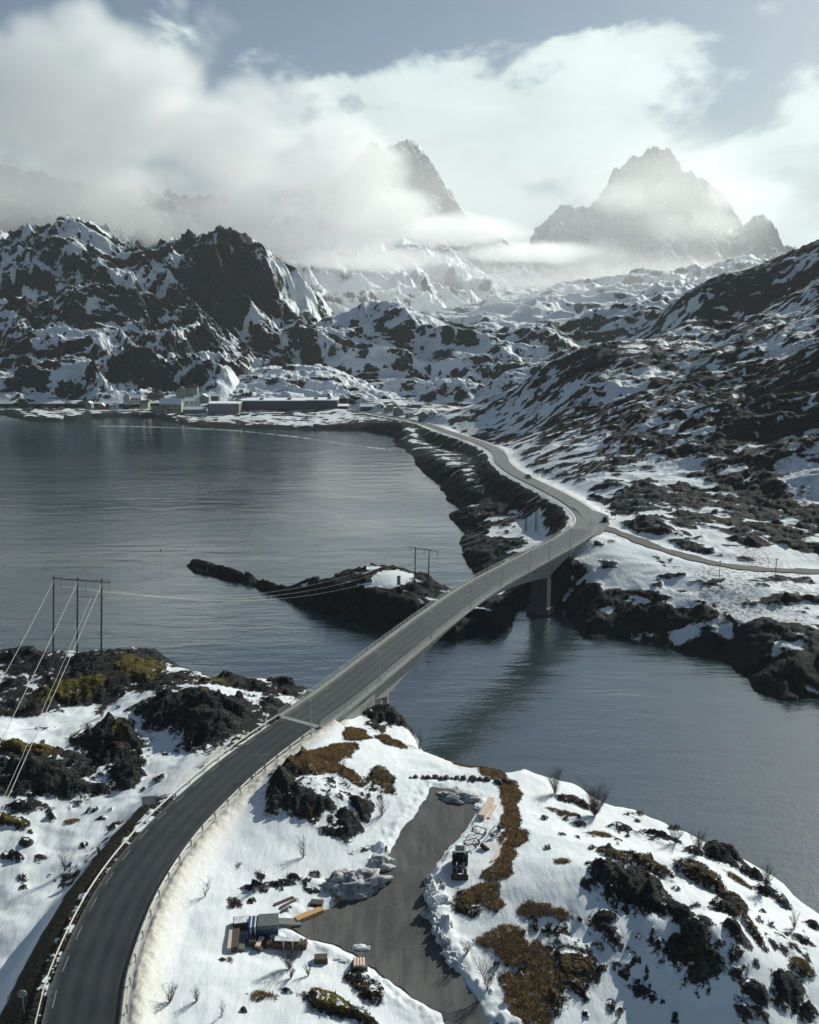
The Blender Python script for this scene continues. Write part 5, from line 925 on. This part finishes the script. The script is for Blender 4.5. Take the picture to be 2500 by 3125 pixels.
# firewood pile
p = on_near(883, 2893); root = empty('firewood_pile', p, R(-3)); tag(root, 'long dark firewood pile with two light battens beside the yard', 'firewood'); rnd = random.Random(5)
lm = MB().tube([(0, -.5, 0), (0, .5, 0)], .13, 7).mesh('log', M_OLD)
for j in range(4):
    for i in range(15):
        q = link('log', lm, root); q.location = (-1.95 + i * .275 + (j % 2) * .13 + rnd.uniform(-.03, .03), rnd.uniform(-.08, .08), .14 + j * .235); q.rotation_euler = (0, rnd.uniform(0, 6), rnd.uniform(-.06, .06)); q.scale = (rnd.uniform(.85, 1.15),) * 2 + (1,)
for x in (-.55, .55): MB().box((x, -.58, .6), (.12, .08, 1.25), rx=.12).build('batten', M_PALE, root)
MB().box((-.2, .05, 1.12), (3.0, .7, .12)).build('snow_cover', M_CLEANSNOW, root)
def log_bundle(px, py, n, L, r, rz, label, mat=M_OLD, top=None):
    p = on_near(px, py); root = empty('log_bundle', p, rz); tag(root, label, 'logs'); rr = random.Random(px); k = 0; row = n
    me_ = MB().tube([(0, -L / 2, 0), (0, L / 2, 0)], r, 8).mesh('log', mat); mt = MB().tube([(0, -L / 2, 0), (0, L / 2, 0)], r, 8).mesh('log', top or mat); z = r
    while row > max(0, n - 3):
        for i in range(row):
            q = link('log', mt if row == n - 2 else me_, root); q.location = ((i - (row - 1) / 2) * 2 * r, rr.uniform(-.08, .08), z); q.rotation_euler = (0, rr.uniform(0, 6), rr.uniform(-.04, .04))
        row -= 1; z += r * 1.74
log_bundle(1096, 2955, 6, 1.3, .17, R(5), 'square bundle of logs with pale tops at the yard corner', M_OLD, M_PALE); log_bundle(771, 2882, 5, 1.1, .15, R(8), 'bundle of logs below the blue container, nearest the stacked boards', M_OLD); log_bundle(792, 2890, 4, 1.6, .15, R(-12), 'pale-topped bundle of logs below the blue container', M_OLD, M_PALE); log_bundle(819, 2884, 5, 1.2, .13, R(25), 'bundle of dark crooked logs beside the firewood pile', M_OLD); log_bundle(1480, 2590, 3, 1.4, .13, R(30), 'few logs dropped on the snow beside the tractor', M_OLD, M_PALE)
# small stake at the yard edge
p = on_near(1076, 2744); root = empty('stake', p); tag(root, 'short pale stake at the yard edge by the snow heap', 'stake'); MB().tube([(0, 0, -.2), (0, 0, 1.2)], .06, 6).build('post', M_PALE, root)
# heaps of dirty snow, snow blocks, boulders
def lump(name, c, rx, ry, h, mat, seed, n=36, label=None, cat=None, group=None, rz=0.0, spiky=.45, sink=.25):
    u = np.linspace(0, 2 * pi, n + 1); v = np.linspace(0, 1, n // 2); U, Vv = np.meshgrid(u, v); rr = np.sin(Vv * pi / 2 * 1.12); zz = np.cos(Vv * pi / 2 * 1.12)
    x = rr * np.cos(U); y = rr * np.sin(U); a = 1 + spiky * fbm(x * 2 + seed * 3.1 + zz, y * 2 - seed * 1.7 + zz * 2, 1.1, 4, seed) * 1.3 + spiky * .4 * (fbm(x * 2 + zz, y * 2 + seed, .45, 3, seed + 5, .5, True)); a[:, -1] = a[:, 0]; a[0] = a[0].mean()
    o = link(name, grid_mesh(name, (x * a * rx)[:, ::-1], (y * a * ry)[:, ::-1], (zz * a * h - sink * h)[:, ::-1], mat)); o.location = [float(q) for q in c]; o.rotation_euler = (0, 0, rz)
    if label: tag(o, label, cat, group)
    return o
lump('snow_heap', on_near(1080, 2700), 3.8, 2.6, 2.2, M_DIRTYSNOW, 3, 64, 'large dirty grey snow heap at the bend of the yard', 'snow heap', None, R(15)); lump('snow_heap', on_near(1160, 2640), 2.0, 1.6, 1.4, M_DIRTYSNOW, 4, 48, 'smaller dark snow heap above the large dirty heap', 'snow heap')
lump('snow_heap', yard_pt(1400, 2436), 3.2, 1.5, 1.0, M_DIRTYSNOW, 5, 56, 'long grey snow heap closing the upper end of the yard', 'snow heap', None, R(-18)); lump('snow_heap', yard_pt(1458, 2462), .6, .9, .3, M_CLEANSNOW, 6, 24, 'small white snow patch left on gravel by the pale planks', 'snow heap'); lump('snow_heap', yard_pt(1100, 2893), 1.1, .5, .35, M_CLEANSNOW, 7, 24, 'small white snow patch alone on the gravel', 'snow heap')
lump('snow_heap', on_near(835, 2868), 1.2, .8, .8, M_CLEANSNOW, 8, 28, 'white snow heap between the firewood pile and the blue container', 'snow heap')
for i, (px, py) in enumerate([(1312, 2690), (1318, 2715), (1308, 2738), (1322, 2762), (1316, 2790), (1330, 2812), (1338, 2838), (1345, 2862), (1362, 2886), (1372, 2912), (1392, 2936), (1405, 2958), (1345, 2700), (1350, 2750), (1362, 2820)]):
    lump('snow_block', on_near(px, py), .75 + .25 * math.sin(i * 2.1), .65 + .2 * math.cos(i * 1.3), .75 + .2 * math.sin(i), M_CLEANSNOW if i % 4 else M_DIRTYSNOW, 20 + i, 26, (f'{ORD[i]} block of ploughed snow along the yard edge, counted from the tractor' if i < 12 else f'{ORD[i - 12]} snow block set back behind the yard edge row, counted from the tractor'), 'snow block', 'snow blocks along the yard edge', R(40 * i), .8, .3)
for i, (px, w_) in enumerate([(1253, 8), (1268, 14), (1293, 12), (1308, 15), (1328, 18), (1346, 13), (1362, 16), (1378, 10), (1394, 15), (1415, 18), (1445, 22), (1466, 16), (1486, 20), (1520, 24), (1545, 24)]):
    py = 2374 + (px - 1250) * .03 + (8 if px > 1500 else 0); c = on_near(px, py); k = ppm(c, px, py); lump('boulder', c, w_ * k * .62, w_ * k * .5, w_ * k * .62, M_BOULDER, 60 + i, 18, f'{ORD[14 - i]} dark boulder of the row above the yard, counted from the dry grass', 'boulder', 'row of boulders above the yard', R(50 * i), .5, .2)
# tractor with plough blade, facing down the yard
p = on_near(1404, 2650); root = empty('tractor', p, R(-4)); tag(root, 'dark tractor with front blade parked at the yard edge', 'tractor')
MB().box((0, -1.35, 1.05), (.8, 1.7, .75)).box((0, -1.3, 1.46), (.66, 1.5, .12)).box((0, -.2, .75), (.6, 2.6, .45)).build('hood', M_TRAC, root); MB().box((0, -2.22, 1.02), (.62, .06, .55)).build('grille', M_RUST, root)
cab = MB(); [cab.box((x, y, 2.0), (.09, .09, 1.45)) for x in (-.72, .72) for y in (-.45, .85)]; cab.box((0, .2, 1.25), (1.5, 1.4, .12)); cab.build('cab', M_TRAC, root)
MB().box((0, .2, 1.98), (1.4, 1.26, 1.3)).build('cab_glass', M_GLASS, root); MB().box((0, .2, 2.76), (1.62, 1.6, .14)).build('cab_roof', M_SIGN, root); MB().box((0, .2, 2.86), (1.1, 1.0, .08)).build('roof_hatch', M_TRAC, root)
def wheel(parent, x, y, z, r, w):
    t = MB(); n = 22; prof = [(r * .58, -w / 2), (r * .93, -w / 2), (r, -w * .32), (r, w * .32), (r * .93, w / 2), (r * .58, w / 2)]; v = [(b_, a * cos(2 * pi * k / n), a * sin(2 * pi * k / n)) for k in range(n) for a, b_ in prof]; m = len(prof)
    t.add(v, [(k * m + i, k * m + (i + 1) % m, ((k + 1) % n) * m + (i + 1) % m, ((k + 1) % n) * m + i) for k in range(n) for i in range(m)])
    o = empty('wheel', (x, y, z)); o.parent = parent; t.build('tyre', M_RUBBER, o)
    rm = MB(); rm.tube([(-w * .3, 0, 0), (w * .3, 0, 0)], r * .6, 16); rm.build('rim', M_STEEL, o); return o
for sx in (-.85, .85): wheel(root, sx, .75, .78, .78, .46); wheel(root, sx * .9, -1.75, .52, .52, .36)
for sx in (-.85, .85): MB().box((sx, .75, 1.62), (.5, 1.1, .08)).build('mudguard', M_TRAC, root)
for sx in (-.55, .55): MB().tube([(sx, -.6, 1.3), (sx, -1.9, 1.25), (sx, -2.75, .55)], .08, 6).build('loader_arm', M_RUST, root)
bl = MB(); bl.add([(x, -2.95 - .22 * cos(a), .12 + .45 * (1 + sin(a))) for x in (-1.15, 1.15) for a in (-1.4, -.7, 0, .7, 1.4)] + [(x, -2.88 - .22 * cos(a), .12 + .45 * (1 + sin(a))) for x in (-1.15, 1.15) for a in (-1.4, -.7, 0, .7, 1.4)], [(i, i + 1, 6 + i, 5 + i) for i in range(4)] + [(10 + i, 15 + i, 16 + i, 11 + i) for i in range(4)] + [(0, 5, 15, 10), (4, 14, 19, 9)]); bl.build('blade', M_RUST, root)
MB().tube([(.45, -1.0, 1.4), (.45, -1.0, 2.5)], .05, 8).build('exhaust', M_RUST, root)
for sx in (-.3, .3): MB().box((sx, -2.24, 1.28), (.16, .05, .12)).build('headlight', M_LAMP, root)
for sx in (-.62, .62): MB().box((sx, -.55, 2.62), (.16, .06, .12)).build('work_light', M_LAMP, root)
for sx in (-1, 1): MB().tube([(sx * .75, -.45, 2.2), (sx * 1.05, -.6, 2.25)], .025, 5).box((sx * 1.08, -.6, 2.15), (.06, .16, .3)).build('mirror', M_TRAC, root)
# rusty implements behind the tractor
def implement(px, py, rz, w, d, label, seed):
    p = on_near(px, py); root = empty('farm_implement', p, rz); tag(root, label, 'implement'); rr = random.Random(seed)
    f = MB(); f.tube([(-w / 2, -d / 2, .5), (w / 2, -d / 2, .5)], .06, 6); f.tube([(-w / 2, d / 2, .5), (w / 2, d / 2, .5)], .06, 6); f.tube([(-w / 2, -d / 2, .5), (-w / 2, d / 2, .5)], .06, 6); f.tube([(w / 2, -d / 2, .5), (w / 2, d / 2, .5)], .06, 6); f.tube([(0, -d / 2, .5), (0, -d / 2 - .9, .55)], .07, 6); f.build('frame', M_RUST, root)
    for i in range(6): MB().tube([(-w / 2 + w * i / 5, d / 2 - .1 - (i % 2) * d * .6, .5), (-w / 2 + w * i / 5 + rr.uniform(-.1, .1), d / 2 + .1 - (i % 2) * d * .6, .25), (-w / 2 + w * i / 5, d / 2 - .1 - (i % 2) * d * .6, -.05)], .035, 5).build('tine', M_RUST, root)
    MB().tube([(-.4, -d / 2, .5), (0, -d / 2 - .2, 1.25), (.4, -d / 2, .5)], .05, 6).build('hitch', M_RUST, root)
    for sx in (-1, 1): wheel(root, sx * (w / 2 + .1), 0, .3, .32, .14)
implement(1440, 2580, R(20), 2.0, 1.2, 'rusty harrow with tines standing right behind the tractor', 1); implement(1462, 2545, R(-30), 1.8, 1.6, 'rusty cultivator frame below the tall pale planks', 2); implement(1512, 2545, R(60), 2.2, 1.1, 'rusty implement tangled on the snow beside the dry grass', 3)

# ------------------------------------------------------------------ vehicles on the far road
def car(p, rz, paint, label, van=False):
    root = empty('car', p, rz); tag(root, label, 'car'); L, Wd = (5.0, 1.95) if van else (4.4, 1.8); H = 2.0 if van else 1.45
    prof = [(-L / 2, .35), (L / 2, .35), (L / 2, .75), (L * .42, .9), (-L * .48, .95), (-L / 2, .8)]; b = MB(); n = len(prof); b.add([(x, y, z) for y in (-Wd / 2, Wd / 2) for x, z in prof], [tuple(range(n)), tuple(range(n, 2 * n))[::-1]] + [(k, n + k, n + (k + 1) % n, (k + 1) % n) for k in range(n)]); b.build('body', paint, root)
    x0, x1, x2, x3 = (-L * .48, -L * .46, L * .22, L * .36) if van else (-L * .44, -L * .3, L * .08, L * .26); c = MB(); pr = [(x0, .9), (x3, .9), (x2, H), (x1, H)]; c.add([(x, y * (1 if z < 1 else .86), z) for y in (-Wd * .46, Wd * .46) for x, z in pr], [(0, 1, 2, 3), (7, 6, 5, 4), (0, 4, 5, 1), (1, 5, 6, 2), (2, 6, 7, 3), (3, 7, 4, 0)]); c.build('windows', M_GLASS, root)
    MB().box(((x1 + x2) / 2, 0, H + .03), (x2 - x1 + .1, Wd * .8, .07)).build('roof', paint, root)
    for x in (-L * .31, L * .31):
        for y in (-Wd / 2 + .1, Wd / 2 - .1): q = wheel(root, x, y, .33, .33, .22); q.rotation_euler = (0, 0, pi / 2)
    for y in (-.6, .6): MB().box((L / 2 + .01, y, .66), (.05, .34, .15)).build('headlight', M_LAMP, root); MB().box((-L / 2 - .01, y, .72), (.05, .3, .14)).build('tail_light', M_W['red'], root)
M_CAR = pmat('dark_car_paint', (.016, .018, .02), .3); M_VAN = pmat('dark_van_paint', (.03, .032, .035), .35)
s_car = float(RS[np.argmin(np.hypot(*(ROAD[:, :2] - at_z(1593, 1459, 15.8)[:2]).T))]); p, a = road_at(s_car, -1.7, .02); car(p, a + pi, M_CAR, 'dark car driving along the far shore road')
p = on_far(1849, 1592); car(p, R(70), M_VAN, 'dark van parked at the junction beside the far bridge end', True)
p = on_far(1872, 1582); root = empty('notice_board', p); tag(root, 'small dark notice board on posts behind the parked van', 'notice board'); MB().box((0, 0, 1.5), (2.0, .1, 1.2)).build('panel', M_W['dark'], root); [MB().box((x, .08, .7), (.1, .1, 1.6)).build('leg', M_WOOD, root) for x in (-.85, .85)]

# ------------------------------------------------------------------ bare shrubs
M_TWIG = pmat('bare_twigs', (.060, .048, .038), .85, nscale=5, namp=.3)
def shrub(px, py, hpx, label, seed, dense=1.0, far=False):
    p = on_near(px, py); h = hpx * ppm(p, px, py) / .82; root = empty('shrub', p); tag(root, label, 'shrub', 'bare shrubs in the snow'); rr = random.Random(seed); st = MB(); tw = MB()
    for i in range(int(rr.randint(5, 8) * dense)):
        a = rr.uniform(0, 2 * pi); lean = rr.uniform(.1, .55); L = h * rr.uniform(.65, 1.0); pts = [np.array([rr.uniform(-.08, .08), rr.uniform(-.08, .08), -.1])]
        for k in range(1, 5): t = k / 4; pts.append(np.array([cos(a) * lean * L * t + rr.uniform(-.06, .06) * h * .5, sin(a) * lean * L * t + rr.uniform(-.06, .06) * h * .5, L * t]))
        st.tube(pts, .03, 4, .010)
        for k in range(1, 5):
            for j in range(int(3 * dense) + 1):
                b_ = pts[k] + (pts[k - 1] - pts[k]) * rr.random(); aa = rr.uniform(0, 2 * pi); l2 = h * rr.uniform(.12, .32); e = b_ + np.array([cos(aa) * l2 * .7, sin(aa) * l2 * .7, l2 * rr.uniform(.5, 1)]); tw.tube([b_, (b_ + e) / 2 + [0, 0, l2 * .05], e], .012, 3, .006)
                for q in range(2): f_ = b_ + (e - b_) * rr.uniform(.3, .9); a3 = rr.uniform(0, 2 * pi); tw.tube([f_, f_ + np.array([cos(a3), sin(a3), 1.0]) * l2 * .35], .008, 3, .005)
    st.build('stem', M_TWIG, root); tw.build('twigs', M_TWIG, root)
for i, (px, py, hp, dn, lab) in enumerate([(312, 2188, 45, 1, 'bare shrub on the shaded snow between the mossy rocks of the left hill'), (199, 2660, 58, 1, 'bare shrub on the snow left of the dark roadside bank'), (301, 2606, 24, 1, 'tiny bare shrub at the top of the dark roadside bank'), (627, 2738, 55, .8, 'bare shrub beside the grit-covered snow right of the guardrail'), (797, 2700, 42, 1, 'bare shrub behind the small dark rocks above the yard junk'), (927, 2620, 48, 1, 'bare shrub on open snow below the dark outcrop'), (1166, 2490, 52, 1.2, 'bare shrub at the lower end of the brown outcrop'), (518, 3060, 52, 1, 'bare shrub low on the snow by the guardrail, wider of two'), (601, 3058, 46, .8, 'thin bare shrub low on the snow, narrower of two'), (884, 2958, 78, 1.6, 'large bare shrub in front of the long firewood pile'), (888, 2988, 32, 1, 'small bare shrub below the large shrub by the firewood'), (942, 2978, 36, 1, 'small bare shrub beside the crate with white ends'), (677, 3102, 46, .7, 'thin bare sapling near the small brown rock'), (1489, 3022, 115, 1.5, 'tall bare birch shrub at the edge of the yard entrance'), (1692, 2424, 74, 1.8, 'bare shrub on the shore edge against the water, thinner of two'), (1815, 2490, 85, 3.0, 'dense dark shrub on the shore edge against the water'), (2061, 2575, 50, 1.6, 'bare shrub on the shore above the dark rock ridge'), (2337, 2706, 54, 1.6, 'bare shrub on the shore beyond the dark rock ridge'), (2424, 2834, 44, 1, 'bare shrub on sunlit snow right of the dark rock ridge'), (1424, 2914, 44, 1, 'small bare shrub behind the snow blocks of the yard edge'), (1888, 3112, 30, 1, 'tiny bare shrub on the shaded snow slope'), (1044, 2356, 38, 1.2, 'bare shrub on the brown outcrop beside the bridge end'), (1281, 2236, 48, 1.4, 'bare shrub on the rocks below the bridge'), (2130, 2600, 55, 1.8, 'bare shrub beside the dark shore rock')]): shrub(px, py, hp, lab, 500 + i, dn)

# ------------------------------------------------------------------ wake of a boat across the bay
def wake_mat():
    m = bpy.data.materials.new('wake_foam'); m.use_nodes = True; T = NT(m.node_tree); b = T.N['Principled BSDF']; g = T.n('ShaderNodeNewGeometry').outputs['Position']
    b.inputs['Base Color'].default_value = (.46, .50, .50, 1); b.inputs['Roughness'].default_value = .5; T.L.new(T.m('MULTIPLY', T.ramp(T.noise(g, .12, 5, .7), .36, .62), T.ramp(T.m('ABSOLUTE', T.attr('across')), 0.2, 1.0, 1.0, 0.0)), b.inputs['Alpha']); return m
WK = catmull([at_z(px, py, .03) for px, py in [(300, 1300), (460, 1303), (600, 1308), (740, 1316), (900, 1333), (1060, 1355), (1200, 1374)]], 4.0); wk = []
for i in range(len(WK)): wk.append([WK[i] + [0, o * (3.4 + 1.2 * math.sin(i * .3)), 0] for o in (-1, 0, 1)])
wk = np.array(wk); tag(link('boat_wake', grid_mesh('boat_wake', wk[..., 0], wk[..., 1], wk[..., 2], wake_mat(), {'across': np.tile(np.array([[-1., 0, 1.]]), (len(WK), 1))})), kind='stuff')
